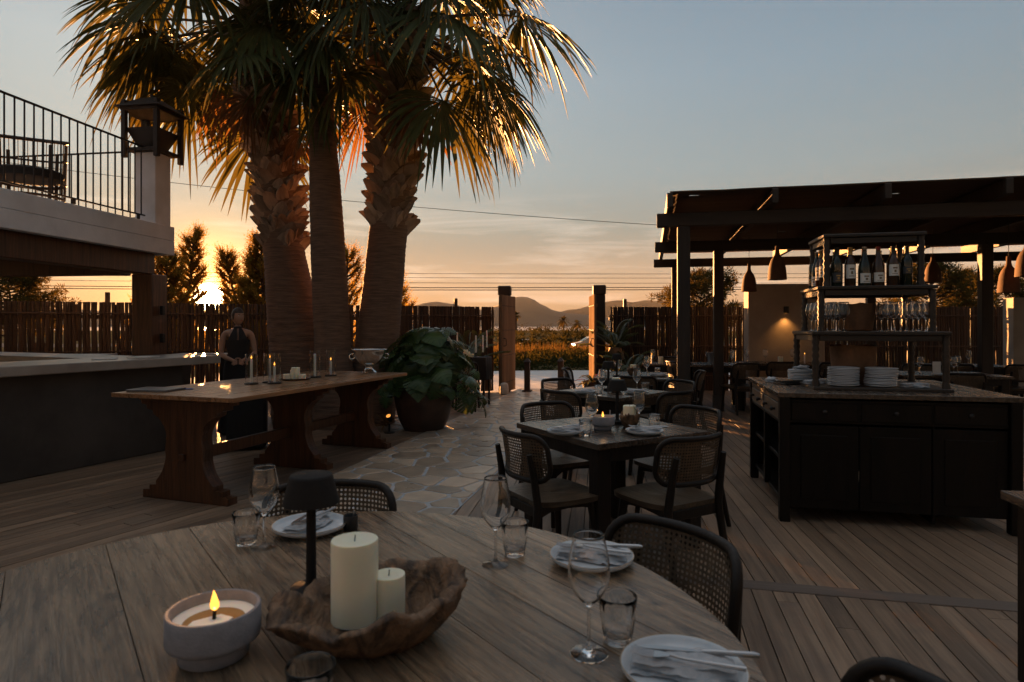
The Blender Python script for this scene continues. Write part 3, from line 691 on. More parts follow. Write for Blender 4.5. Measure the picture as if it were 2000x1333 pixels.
for x, y, lab, rz in ((-2.62, 7.95, 'small black uplight with a glowing orange lens at the left palm foot', .4), (-1.62, 8.25, 'small black uplight with a glowing orange lens beside the brown pot', -.3)):
    r = thing('uplight', lab, 'uplight', (x, y, 0), rz, 'garden uplights'); MB().lathe([(0, 0), (.07, 0), (.07, .012), (.012, .02), (.012, .12), (0, .12)], 14).build('stake', M_iron, r, 40)
    M = TR(0, 0, .2, rx=.75, s=.72); MB().lathe([(0, -.08), (.035, -.08), (.05, -.03), (.052, .06), (.045, .06), (.044, .05), (0, .05)], 16, M).build('housing', M_iron, r, 40); MB().lathe([(0, .053), (.043, .053)], 16, M).build('lens', M_glow, r)
# ================================================================ terrace building on the left
K = Vector((-4.645, 8.6, 0)); KZ = -rad(8.1)
def K2W(x, y, z=0): return Matrix.Rotation(KZ, 3, 'Z') @ Vector((x, y, z)) + K
r = thing('terrace', 'raised terrace with a white fascia on brown beams at the left', 'terrace', K, KZ)
MB().box((-.06, -4.2, 2.673), (.12, 8.4, .193), .005).build('fascia', M_white, r); MB().box((-.06, -4.2, 2.477), (.12, 8.4, .193), .005).build('fascia', M_white, r); MB().box((-3.1, -.06, 2.573), (5.96, .12, .386), .006).build('fascia', M_white, r)
MB().box((-3.1, -4.25, 2.70), (5.94, 8.24, .10), .004).build('floor', M_white, r)
for y in [-.55 - .62 * k for k in range(13)]: MB().box((-3.2, y, 2.54), (5.6, .1, .2), .008).build('joist', M_brown, r)
MB().box((-.30, -4.3, 2.25), (.24, 8.3, .28), .01).build('beam', M_brown, r); MB().box((-3.1, -.3, 2.24), (5.2, .22, .29), .01).build('beam', M_brown, r)
for k in range(40): MB().box((-3.2, -.3 - .205 * k, 2.642), (5.7, .2, .015), .002).build('ceiling_board', M_brown, r)
cb = MB().box((-.19, -.24, 1.05), (.30, .30, 2.1), .012); cb.build('column', M_brown, r)
MB().box((-.17, -.2, 3.24), (.30, .30, .96), .008).build('pillar', M_white, r)
for z in (1.25, 1.62): MB().box((.0, -.24, z), (.05, .05, .12), .006).build('hinge_plate', M_iron, r)
bal = MB().box((0, 0, 0), (.014, .014, .9), .002).data('baluster', M_iron)
def railing(label, A, B):
    A, B = Vector(A), Vector(B); L = (B - A).length; rz = math.atan2(B.y - A.y, B.x - A.x); q = thing('railing', label, 'railing', A, rz, 'terrace railings')
    MB().box((L / 2, 0, .955), (L, .035, .018), .003).build('top_rail', M_iron, q); MB().box((L / 2, 0, .055), (L, .03, .016), .003).build('bottom_rail', M_iron, q)
    n = int(L / .112)
    for k in range(n): link('baluster', bal, q, (.06 + .112 * k, 0, .5))
    for k in range(0, n, 9): MB().box((.06 + .112 * k + .05, 0, .02), (.03, .03, .06), .003).build('foot', M_iron, q)
railing('black iron railing along the front edge of the white terrace', K2W(-.17, -.36, 2.82), K2W(-.17, -8.3, 2.82))
railing('black iron railing along the far edge of the terrace, behind the rattan chair', K2W(-.34, -.2, 2.82), K2W(-5.6, -.2, 2.82))
# lantern on the white pillar
pz = 3.72; lc = K2W(-.17, -.2, pz); r = thing('lantern', 'big timber and iron lantern on top of the white terrace pillar', 'lantern', lc, KZ)
MB().box((0, 0, .03), (.56, .56, .05), .006).build('base_plate', M_perg, r)
for sx in (-1, 1):
    for sy in (-1, 1):
        MB().box((sx * .285, sy * .285, .34), (.075, .075, .88), .006).build('corner_post', M_perg, r)
def frus(a, c, z0, z1): return [(-a, -a, z0), (a, -a, z0), (a, a, z0), (-a, a, z0), (-c, -c, z1), (c, -c, z1), (c, c, z1), (-c, c, z1)]
FQ = [(0, 1, 5, 4), (1, 2, 6, 5), (2, 3, 7, 6), (3, 0, 4, 7), (0, 3, 2, 1), (4, 5, 6, 7)]
MB().add(frus(.14, .275, .055, .36), FQ).build('fire_bowl', M_iron, r); MB().add(frus(.245, .245, .365, .62), FQ[:4]).build('pane', M_lglass, r)
MB().add(frus(.40, .12, .66, .86), FQ).box((0, 0, .64), (.66, .66, .05), .006).build('roof', M_perg, r); MB().lathe([(0, .86), (.05, .86), (.04, .93), (0, .94)], 10).build('finial', M_iron, r)
r.scale = (.82, .82, .86)
# rattan chair up on the terrace
def rattan_chair(label, loc, rz):
    r = thing('rattan_chair', label, 'chair', loc, rz, 'rattan chairs on the terrace'); b = MB()
    arc = lambda R_, z, dz=0, n=20, a0=-.35, a1=PI + .35: [(R_ * math.cos(a0 + (a1 - a0) * k / n), R_ * math.sin(a0 + (a1 - a0) * k / n), z + dz * math.sin(PI * k / n)) for k in range(n + 1)]
    b.tube(arc(.36, .76, .12), .022, 8).tube(arc(.355, .55, .08), .012, 6).tube(arc(.34, .30), .018, 6).tube(arc(.33, .12, 0, 24, 0, 6.28), .016, 6).build('hoop', M_rattan, r, 60)
    b = MB()
    for k in range(30):
        a = -.3 + (PI + .6) * k / 29; h = .76 + .12 * math.sin(PI * k / 29); b.tube([(.34 * math.cos(a), .34 * math.sin(a), .12), (.36 * math.cos(a), .36 * math.sin(a), h)], .005, 4)
    b.build('strand', M_rattan, r)
    MB().lathe(smoothpts([(0, .32), (.30, .32), (.325, .36), (.31, .43), (0, .45)], 3), 24).build('cushion', M_cloth, r, 60)
    for k in range(4): a = PI / 4 + k * PI / 2; MB().tube([(.31 * math.cos(a), .31 * math.sin(a), 0), (.33 * math.cos(a), .33 * math.sin(a), .7)], .02, 6).build('leg', M_rattan, r, 60)
rattan_chair('round rattan tub chair behind the terrace railing', K2W(-.68, -1.55, 2.76), .5); rattan_chair('rattan tub chair half out of the picture on the terrace', K2W(-1.3, -2.6, 2.76), -.6)
# ================================================================ bar
b0, b1 = Vector((-4.62, 5.5, 0)), Vector((-3.83, 7.28, 0)); bd = (b1 - b0).normalized(); BZ = -math.atan2(bd.x, bd.y); S = b1 - bd * 6.5
r = thing('bar_counter', 'dark concrete bar with a pale slab top under the terrace', 'bar', S, BZ)
MB().box((-.30, 3.25, .48), (.6, 6.5, .96), .01).build('base', M_concrete, r); MB().box((-.27, 3.42, 1.01), (.86, 6.94, .094), .008).build('counter_slab', M_slab, r)
MB().box((-3.3, 6.1, .48), (5.2, .45, .955), .01).build('back_base', M_concrete, r); MB().box((-3.55, 6.15, 1.008), (5.68, .62, .09), .008).build('counter_slab', M_slab, r)
def B2W(x, y, z): return Matrix.Rotation(BZ, 3, 'Z') @ Vector((x, y, z)) + S
for i, (x, y, rz, lab) in enumerate(((-.25, 5.75, .5, 'menu sheet lying on the near end of the bar'), (-.2, 6.15, .1, 'menu sheet lying beside the column at the bar end'))):
    tag(MB().box((0, 0, .006), (.22, .31, .008), .001).build('menu', M_label, loc=B2W(x, y, 1.058), rz=rz), lab, 'menu', 'menus')
for x, y, lab in ((-6.05, 8.75, 'narrow high table behind the bar at the left'), (-4.42, 9.0, 'narrow high table behind the bar between column and waitress')):
    r = thing('high_table', lab, 'table', (x, y, 0), .05, 'high tables behind the bar'); MB().box((0, 0, 1.0), (.8, .4, .03), .004).build('tabletop', M_slab, r)
    for sx in (-.3, .3): MB().box((sx, 0, .49), (.06, .3, .985), .006).build('leg', M_iron, r)
# ================================================================ long table
LZ = -rad(19); C0 = Vector((-2.68, 4.93, 0)); TZ = .87
def L2W(x, y, z=0): return Matrix.Rotation(LZ, 3, 'Z') @ Vector((x, y, z)) + C0
r = thing('long_table', 'long brown trestle table carrying candles in front of the palms', 'table', C0, LZ)
for k in range(6): MB().box((-.62 + 1.24 * (k + .5) / 6, 1.33, TZ - .0175), (1.24 / 6 - .0015, 2.72, .035), .003).build('plank', M_browntop, r)
half_ = [(.44, 0), (.44, .055), (.37, .06), (.37, .10), (.30, .105)] + smoothpts([(.30, .14), (.235, .22), (.195, .33), (.20, .42), (.185, .50), (.20, .58), (.26, .66), (.33, .70)], 3) + [(.335, .73), (.40, .745), (.40, .775), (.46, .785), (.46, .83)]
poly = half_ + [(-x, z) for x, z in reversed(half_)]
for y in (.16, 1.44, 2.58): MB().prism(poly, -.055, .055, TR(0, y, 0, rx=PI / 2), b=.006).build('trestle', M_brown, r)
for y in (.8, 2.01): MB().box((0, y, .36), (.05, 1.16 if y < 1 else 1.02, .10), .006).build('stretcher', M_brown, r)
for y in (.16, 2.58): MB().box((0, y - .0, .36), (.05, .17, .05), .004).build('wedge', M_brown, r)
MB().box((0, 1.33, TZ - .05), (.9, 2.5, .028), .004).build('apron', M_brown, r)
lp = thing('laptop', 'closed grey laptop on the near end of the long table', 'laptop', (-3.0, 5.27, TZ), -.12)
MB().box((0, 0, .007), (.37, .25, .010), .003).build('base', M_laptop, lp); MB().box((0, 0, .0155), (.37, .25, .006), .002).build('lid', M_laptop, lp)
tag(MB().tube([(-.07, 0, 0), (.06, 0, 0), (.072, 0, 0)], [.005, .005, .001], 8).build('pen', M_blue, loc=(-2.80, 5.36, TZ + .0055), rz=-.1), 'blue pen beside the laptop', 'pen')
def hurricane():
    r = thing('candle_cylinder', '', 'candle holder')
    MB().lathe([(0, 0), (.062, 0), (.062, .012), (.05, .016), (0, .016)], 24).build('base', M_iron, r, 40)
    MB().lathe([(.052, .017), (.054, .017), (.054, .285), (.052, .285)], 28, close=True).build('glass_tube', M_glass, r, 60)
    return r
BUILD['candle_cylinder'] = hurricane
def flame(h): return smoothpts([(0, 0), (h * .16, h * .14), (h * .2, h * .32), (h * .12, h * .62), (0, h)], 3)
def taper(h, rr=.0125):
    def f():
        r = thing('taper_candle', '', 'candle'); MB().lathe([(0, 0), (rr, 0), (rr * .95, h * .985), (rr * .6, h), (0, h - .002)], 12).build('wax', M_waxw, r, 40)
        MB().tube([(0, 0, h - .003), (.001, 0, h + .012)], .0015, 5).build('wick', M_wick, r); return r
    return f
def lit(h, rr=.0125):
    g = taper(h, rr)
    def f():
        r = g(); MB().lathe(flame(.034), 10, TR(0, 0, h + .006)).build('flame', M_flame, r, 60); return r
    return f
BUILD['taper_tall'] = taper(.235); BUILD['taper_lit'] = lit(.15); BUILD['taper_long'] = taper(.30, .0135); BUILD['taper_litt'] = lit(.215)
GC, GT = 'candle cylinders on the long table', 'white taper candles'
def onlong(px, py): p = G(px, py, TZ); return p
for px, py, kind, lab in ((491, 751, 'taper_litt', 'leftmost'), (526, 748, 'taper_litt', 'second from the left'), (536, 750, 'taper_lit', 'third from the left, its candle burnt low'), (615, 738, 'taper_tall', 'first one right of the pillar candle tray'), (646, 735, 'taper_lit', 'nearest to the silver bowl')):
    p = onlong(px, py); place('candle_cylinder', p, 'clear glass candle cylinder on the long table, ' + lab, R.uniform(0, 6), GC)
    place(kind, p + Vector((0, 0, .0165)), 'white taper candle inside the glass cylinder, ' + lab, R.uniform(0, 6), GT)
p = onlong(577, 742); tag(MB().lathe([(0, .004), (.13, .004), (.145, .018), (.15, .018), (.135, 0), (0, 0)], 28).build('tray', M_brown, loc=p, smooth=40), 'round dark tray of pillar candles on the long table', 'tray')
def pillar(rr, h, dished=.004):
    def f():
        o = thing('pillar_candle', '', 'candle'); MB().lathe([(0, 0), (rr, 0), (rr * 1.004, h * .5), (rr, h - .006), (rr * .985, h - .001), (rr - .004, h), (rr * .55, h - dished), (0, h - dished * 1.3)], 40, rf=lambda a, z: 1 + .012 * noise.noise(Vector((math.cos(a) * 1.5, math.sin(a) * 1.5, z * 14)))).build('wax', M_wax, o, 50)
        MB().tube([(0, 0, h - dished * 1.3), (.001, .001, h + .008)], .0014, 5).build('wick', M_wick, o); return o
    return f
for k, (rr, h) in {'pc_l': (.0505, .176), 'pc_s': (.036, .09), 'pc_m': (.042, .12), 'pc_c': (.036, .055)}.items(): BUILD[k] = pillar(rr, h)
for dx, dy, k, lab in ((.005, -.01, 'pc_m', 'tallest cream pillar candle on the dark tray'), (-.075, -.035, 'pc_c', 'short cream pillar candle at the left of the tray'), (.085, -.045, 'pc_c', 'short cream pillar candle at the right front of the tray'), (-.04, .07, 'pc_s', 'middle height cream candle at the back of the tray')):
    place(k, p + Vector((dx, dy, .0045)), lab, 0, 'pillar candles')
# champagne bowl
p = onlong(721, 728); r = thing('champagne_bowl', 'shiny silver champagne bowl with ring handles on the long table', 'bowl', p, .3)
MB().lathe(smoothpts([(0, 0), (.085, 0), (.085, .012), (.062, .03), (.045, .05), (.045, .075), (.06, .085)], 2) + smoothpts([(.06, .085), (.12, .12), (.175, .19), (.196, .262), (.208, .268), (.205, .273), (.19, .266), (.168, .195), (.11, .128), (0, .105)], 3), 40).build('bowl', M_silver, r, 60)
for s in (-1, 1): MB().tube([(s * .195 + s * .03 * math.cos(a), 0, .19 + .03 * math.sin(a)) for a in [k * PI / 8 for k in range(16)]], .006, 6, closed=True).build('ring_handle', M_silver, r, 60)
# ================================================================ waitress
def person():
    r = thing('person', 'woman in a long black halter dress standing behind the long table', 'person', (-3.62, 8.25, 0), rad(24))
    J = {}; E = []; VS = []; RR = []
    def v(n, p, rx, ry=None): J[n] = len(VS); VS.append(p); RR.append((rx, ry or rx))
    def e(*a):
        for x, y in zip(a, a[1:]): E.append((J[x], J[y]))
    v('pel', (0, 0, .90), .135, .10); v('wai', (0, -.005, 1.06), .105, .085); v('che', (0, -.01, 1.20), .125, .095); v('top', (0, .005, 1.315), .10, .075); v('nk', (0, .005, 1.385), .047); v('nk2', (0, -.008, 1.43), .045)
    e('pel', 'wai', 'che', 'top', 'nk', 'nk2')
    for s, q in ((-1, 'l'), (1, 'r')):
        v(q + 'sh', (s * .155, .01, 1.315), .05); v(q + 'ua', (s * .185, .015, 1.20), .043); v(q + 'el', (s * .205, .005, 1.045), .034); v(q + 'fa', (s * .14, -.115, 1.0), .032); v(q + 'wr', (s * .055, -.20, .965), .022); v(q + 'pa', (s * .012, -.232, .950), .028, .02)
        e('top', q + 'sh', q + 'ua', q + 'el', q + 'fa', q + 'wr', q + 'pa')
        v(q + 'hi', (s * .085, 0, .86), .085); v(q + 'kn', (s * .085, -.01, .48), .058); v(q + 'ca', (s * .085, .015, .32), .05); v(q + 'an', (s * .085, .015, .08), .034); v(q + 'to', (s * .095, -.12, .03), .03); e('pel', q + 'hi', q + 'kn', q + 'ca', q + 'an', q + 'to')
    me = bpy.data.meshes.new('body'); me.from_pydata(VS, E, []); o = link('body', me, r); m = o.modifiers.new('skin', 'SKIN'); m.use_smooth_shade = True
    for k, sv in enumerate(me.skin_vertices[0].data): sv.radius = RR[k]; sv.use_root = (k == 0)
    s = o.modifiers.new('sub', 'SUBSURF'); s.levels = s.render_levels = 2
    bpy.context.view_layer.update(); ev = o.evaluated_get(bpy.context.evaluated_depsgraph_get()); bod = bpy.data.meshes.new_from_object(ev)
    o.modifiers.clear(); o.data = bod; bod.materials.clear(); bod.materials.append(M_skin)
    # head: a shaped ellipsoid with brow, nose, chin; fingers: jointed tapering chains; all in the body's own mesh
    h = MB(); vs = []; fs = []; nu, nv = 28, 20
    for j in range(nv + 1):
        t = PI * j / nv
        for i in range(nu):
            a = 2 * PI * i / nu; x, y, z = .071 * math.sin(t) * math.cos(a), .092 * math.sin(t) * math.sin(a), .112 * math.cos(t)
            if z < 0: x *= 1 - .32 * (-z / .112) ** 1.3; y = y * (1 - .10 * (-z / .112)) - (.012 * (-z / .112) if y < 0 else 0)
            if y < 0:
                k = math.exp(-(x / .012) ** 2); y -= .022 * k * max(0, 1 - abs(z + .022) / .03); y -= .006 * k * math.exp(-((z + .058) / .012) ** 2)
                y += .008 * math.exp(-((abs(x) - .03) / .014) ** 2 - ((z - .008) / .013) ** 2); y -= .006 * math.exp(-((z + .098) / .014) ** 2 - (x / .03) ** 2)
            vs.append((x, y, z))
    for j in range(nv):
        for i in range(nu): l = (i + 1) % nu; fs.append((j * nu + i, j * nu + l, (j + 1) * nu + l, (j + 1) * nu + i))
    HM = TR(0, -.022, 1.535, rz=rad(28), rx=-.02); h.add(vs, fs, HM)
    for sx in (-1, 1): h.lathe(smoothpts([(0, -.008), (.012, -.006), (.018, .0), (.012, .006), (0, .004)], 2), 10, HM @ TR(sx * .071, .012, -.008, ry=PI / 2) @ Matrix.Diagonal((1.6, .9, 1, 1)))
    for s in (-1, 1):
        for k in range(4):
            bx = Vector((s * .012 - s * .02, -.225 - .006 * k, .972 - .0145 * k)); l = (.062, .07, .066, .05)[k]; dr = Vector((-s * .9, -.25, -.25)).normalized(); d2 = Vector((-s * .6, .5, -.5)).normalized()
            h.tube([bx, bx + dr * l * .45, bx + dr * l * .72 + d2 * l * .12, bx + dr * l * .8 + d2 * l * .36], [.0085, .0078, .007, .005], 7)
        t0 = Vector((s * .03, -.225, .985)); h.tube([t0, t0 + Vector((-s * .02, -.018, .012)), t0 + Vector((-s * .045, -.022, .012))], [.011, .009, .006], 7)
    hm = h.data('head', M_skin, 180); x = bmesh.new(); x.from_mesh(bod); x.from_mesh(hm); x.to_mesh(bod); x.free(); bod.shade_smooth(); bpy.data.meshes.remove(hm)
    # halter dress: bodice rising to a neck band, skirt to the ground
    def ring(z, rx, ry, cy, n=28): return [(rx * math.cos(2 * PI * k / n), cy + ry * math.sin(2 * PI * k / n), z) for k in range(n)]
    rows = [ring(.03, .25, .22, 0), ring(.25, .225, .19, 0), ring(.55, .19, .155, 0), ring(.82, .175, .135, 0), ring(.92, .165, .128, 0), ring(1.05, .125, .105, -.005), ring(1.16, .142, .118, -.01), ring(1.23, .145, .122, -.012)]
    b = MB(); n = 28; vs = []
    for j, q in enumerate(rows):
        for k, p in enumerate(q):
            w = 1 + (.035 * math.sin(k * 2 * PI / n * 7) * max(0, 1 - j / 4)); vs.append((p[0] * w, p[1] * w, p[2]))
    fs = [(j * n + k, j * n + (k + 1) % n, (j + 1) * n + (k + 1) % n, (j + 1) * n + k) for j in range(len(rows) - 1) for k in range(n)]; b.add(vs, fs)
    for sx in (-1, 1):      # the two halter panels either side of the keyhole
        pn = [(sx * .125, -.085, 1.22), (sx * .012, -.132, 1.20), (sx * .010, -.118, 1.30), (sx * .012, -.062, 1.388), (sx * .045, -.03, 1.392), (sx * .085, -.088, 1.31)]; b.add(pn, [(0, 1, 2, 5), (5, 2, 3, 4)])
    b.build('dress', M_dress, r, 60); MB().lathe([(.051, -.012), (.053, 0), (.05, .014)], 20, TR(0, .0, 1.392)).build('collar', M_dress, r, 60)
    q = MB(); vs = []; fs = []                                   # hair drawn back over the skull into a low bun
    for j in range(11):
        t = PI * j / 16
        for i in range(24): a = 2 * PI * i / 24; fr = .62 if math.sin(a) < -.3 else 1.0; tt = t * fr; vs.append((.077 * math.sin(tt) * math.cos(a), .097 * math.sin(tt) * math.sin(a) + .004, .117 * math.cos(tt) + .004))
    for j in range(10):
        for i in range(24): l = (i + 1) % 24; fs.append((j * 24 + i, j * 24 + l, (j + 1) * 24 + l, (j + 1) * 24 + i))
    q.add(vs, fs, HM); q.lathe(smoothpts([(0, -.035), (.03, -.02), (.036, .005), (.02, .03), (0, .036)], 3), 14, HM @ TR(0, .11, -.02)); q.build('hair', M_hair, r, 180)
    for sx in (-1, 1): MB().lathe(smoothpts([(0, -.007), (.006, -.004), (.007, 0), (.006, .004), (0, .007)], 2), 10, HM @ TR(sx * .03, -.078, .008)).build('eye', M_plate, r, 180); MB().box((sx * .03, -.085, .008), (.007, .003, .007), .001, HM).build('iris', M_wick, r); MB().box((sx * .03, -.086, .026), (.028, .006, .005), .002, HM).build('eyebrow', M_hair, r)
    MB().tube([(-.02, -.088, -.058), (-.007, -.097, -.056), (0, -.0985, -.057), (.007, -.097, -.056), (.02, -.088, -.058)], [.002, .005, .0045, .005, .002], 6, M=HM).build('mouth', M_redleaf, r, 180)
    return r
person()
# ================================================================ plants and pots
def monstera_leaf(L, seed, droop):
    r = random.Random(seed); b = MB(); n = 8; Wd = L * .62
    mid = [Vector((0, L * t, -droop * L * t * t + .04 * L * math.sin(t * 3))) for t in [k / n for k in range(n + 1)]]
    prof = [.35, .78, .98, 1.0, .92, .78, .56, .30, .02]
    for s in (-1, 1):
        for k in range(n):
            m0, m1 = mid[k], mid[k + 1]; w0, w1 = Wd * prof[k], Wd * prof[k + 1]; gap = .0 if k in (0, 7) else r.uniform(.40, .68)
            back = -.10 * L if k < 2 else .03 * L
            e0 = m0 + Vector((s * w0, back + L / n * gap * .9, -.30 * w0 * droop - .1 * w0)); e1 = m1 + Vector((s * w1, back - L / n * gap * .1, -.30 * w1 * droop - .1 * w1))
            h0 = m0.lerp(e0, .45) + Vector((0, 0, .05 * L)); h1 = m1.lerp(e1, .45) + Vector((0, 0, .05 * L)); h0 = h0.lerp(h1, gap * .12)
            b.add([m0, m1, h1, h0, e0, e1], [(0, 1, 2, 3), (3, 2, 5, 4)])
    b.tube([(0, -.35 * L, -.25 * L), (0, -.1 * L, -.04 * L), (0, 0, 0)], [.006, .005, .004], 5)
    return b.data('leaf', M_monst, 180, fix=False)
ML = [monstera_leaf(.21 + .03 * k, k, (.25, .5, .8, .35, .65)[k]) for k in range(5)]
PP = Vector((-1.21, 8.57, 0)); r = thing('potted_monstera', 'large brown pot of split leaf monstera beside the stone path', 'potted plant', PP)
MB().lathe(smoothpts([(0, 0), (.25, 0), (.27, .01), (.345, .16), (.395, .38), (.40, .52), (.385, .565), (.40, .58), (.395, .60), (.365, .60), (.36, .56), (.36, .52), (0, .51)], 3), 40).build('pot', M_clay, r, 60)
for k in range(165):
    a = k * 2.4 + R.uniform(-.3, .3); f = (k + .5) / 165; rr = .60 * f ** .62; z = .62 + .62 * (1 - f ** 1.5) + R.uniform(-.16, .18); x, y = rr * math.cos(a), rr * math.sin(a) * .8
    if x > .1: x *= 1.28; z -= .34 * max(0, x - .25)
    o = link('leaf', R.choice(ML), r, (x + .03, y, z)); t = R.uniform(-1.15, .25) - .35 * f; o.rotation_euler = (t, R.uniform(-.5, .5), a - PI / 2 + R.uniform(-.7, .7)); s = R.uniform(.55, 1.08); o.scale = (s, s, s)
for k in range(30):
    a = R.uniform(0, 6.28); q = R.uniform(.15, .55); MB().tube([(.1 * math.cos(a), .1 * math.sin(a), .5), (q * .6 * math.cos(a), q * .6 * math.sin(a), .8), (q * math.cos(a) * 1.1, q * math.sin(a), 1.0 - q * .5)], [.010, .008, .005], 5).build('stem', M_monst, r, 60)
def blade_plant(kind, label, loc, n, L, w, m, arch, up, pot=True, red=0):
    r = thing(kind, label, 'plant', loc); 
    if pot: MB().lathe([(0, 0), (.15, 0), (.21, .3), (.22, .32), (.2, .32), (.19, .28), (0, .28)], 20).build('pot', M_clay, r, 40)
    z0 = .28 if pot else 0
    for k in range(n):
        a = k * 2.4 + R.uniform(-.2, .2); e = up * R.uniform(.35, 1.15); d = Vector((math.cos(a) * math.cos(e), math.sin(a) * math.cos(e), math.sin(e))); s = Vector((-math.sin(a), math.cos(a), 0)); l = L * R.uniform(.7, 1.1); b = MB()
        P = [Vector((0, 0, z0)) + d * l * t - Vector((0, 0, arch * l * t * t)) for t in (0, .25, .5, .75, 1)]
        ws = (.5, 1, .95, .6, .04)
        for i in range(4): b.add([P[i] + s * w * ws[i], P[i] - Vector((0, 0, w * .3)), P[i] - s * w * ws[i], P[i + 1] + s * w * ws[i + 1], P[i + 1] - Vector((0, 0, w * .3)), P[i + 1] - s * w * ws[i + 1]], [(0, 1, 4, 3), (1, 2, 5, 4)])
        b.build('leaf', M_redleaf if k < red else m, r, 60, fix=False)
    return r
def cycad(label, loc, n, L, up):
    r = thing('cycad', label, 'plant', loc, 0, 'feathery cycads'); MB().lathe([(0, 0), (.16, 0), (.18, .25), (.12, .4), (0, .42)], 14).build('stem', M_boot, r, 40); ms = []
    for v in range(3):
        b = MB(); P = [Vector((0, L * t, L * (.55 - .2 * v) * math.sin(t * 2.2) * .8)) for t in [k / 16 for k in range(17)]]; b.tube(P, [.009] * 17, 4)
        for k in range(2, 17):
            for s in (-1, 1):
                for q in (0, .5):
                    c = P[k - 1].lerp(P[k], q); l = .17 * math.sin(.35 + 2.6 * k / 17); b.add([c, c + Vector((s * l * .5, .05, .03)), c + Vector((s * l, .09, -.015)), c + Vector((s * l * .5, .066, .015))], [(0, 1, 2, 3)])
        ms.append(b.data('frond', M_cycad, None, fix=False))
    for k in range(n): o = link('frond', ms[k % 3], r, (0, 0, .38), rot=(R.uniform(-.1, up), 0, k * 2.4)); s = R.uniform(.8, 1.1); o.scale = (s, s, s)
cycad('bright green cycad in front of the fence right of the gate', (2.35, 12.6, 0), 22, .75, .5); cycad('dark cycad fan against the fence above the far tables', (2.2, 13.3, .55), 16, .7, .6); cycad('dark spiky palm behind the black candle table', (-.85, 12.3, .3), 20, .8, .7)
blade_plant('bromeliad', 'bromeliad with red bracts at the foot of the right gate leaf', (1.52, 11.7, .05), 34, .5, .03, M_frond, .55, .95, True, 5)
blade_plant('dry_plant', 'straggly dry plant between the long table and the brown pot', (-1.72, 8.5, .05), 30, .38, .014, M_dry, .5, 1.0, False)
# ================================================================ dining tables and chairs
TH = .75
RC, RR_ = Vector((-.50, 1.27, 0)), .985; RZ = rad(36.9)     # the round table: boards run towards the far left
r = thing('round_table', 'large round teak table filling the foreground, set with candles and glasses', 'table', RC, RZ)
xb = -.985; ws = [.285, .256, .234, .234, .186, .18, .181, .142, .147, .125]
circ = [(RR_ * math.cos(2 * PI * k / 120), RR_ * math.sin(2 * PI * k / 120)) for k in range(120)]
for w in ws:
    q = clip(clip(circ, -1, 0, -(xb + .001)), 1, 0, xb + w - .001); xc = xb + w / 2; xb += w
    if len(q) < 3: continue
    o = MB().prism([(p[0] - xc, p[1]) for p in q], -.036, R.uniform(-.0006, .0006), b=.0022).build('plank', M_rtable, r); o.location = (xc, 0, TH)
MB().lathe([(.80, TH - .10), (.80, TH - .038), (.77, TH - .038), (.77, TH - .10)], 64, close=True).build('apron', M_dark, r, 40)
for k in range(4): a = PI / 4 + k * PI / 2; MB().box((.68 * math.cos(a), .68 * math.sin(a), .355), (.09, .09, .71), .006).build('leg', M_dark, r)
def square_table(label, c, rz, sx, sy, group='square dark dining tables', n=6):
    r = thing('dining_table', label, 'table', (c[0], c[1], 0), rz, group); w = sx / n
    for k in range(n): MB().box((-sx / 2 + w * (k + .5), 0, TH - .0175), (w - .0012, sy, .035), .0025).build('plank', M_dtable, r)
    for s in (-1, 1): MB().box((s * (sx / 2 - .06), 0, TH - .08), (.025, sy - .2, .09), .003).build('apron', M_dark, r); MB().box((0, s * (sy / 2 - .06), TH - .081), (sx - .2, .025, .088), .003).build('apron', M_dark, r)
    for s in (-1, 1):
        for t in (-1, 1): MB().box((s * (sx / 2 - .085), t * (sy / 2 - .085), .356), (.095, .095, .712), .006).build('leg', M_dark, r)
    return r
T1, A1 = (.645, 4.13), rad(30); T2, A2 = (.99, 6.35), rad(45); T3, A3 = (1.63, 8.45), AD; T4 = (2.75, 11.1)
square_table('square dark table set for two in the middle, nearest behind the round table', T1, A1, .90, .90)
square_table('second square dark table, behind the middle one, corner towards the camera', T2, A2, .86, .86)
square_table('third dark table by the right gate leaf, square to the pergola', T3, A3, .95, 1.2)
square_table('low dark table in front of the cycads beside the pergola corner post', T4, AD, .85, .75)
square_table('dark table under the pergola carrying the ice bucket', (3.55, 10.9), AD, .9, .9)
square_table('long dark table in front of the white pergola wall', (5.0, 11.2), AD, 1.9, .85)
square_table('dark table with a menu card behind the right end of the serving island', (6.0, 8.7), AD, 1.3, .9)
square_table('dark table against the fence at the far right', (7.6, 10.6), AD, 1.4, .9)
square_table('dark table whose corner pokes in at the right edge of the picture', (2.39, 2.13), AD + .1, .9, .72)
BUILD_CH = {}
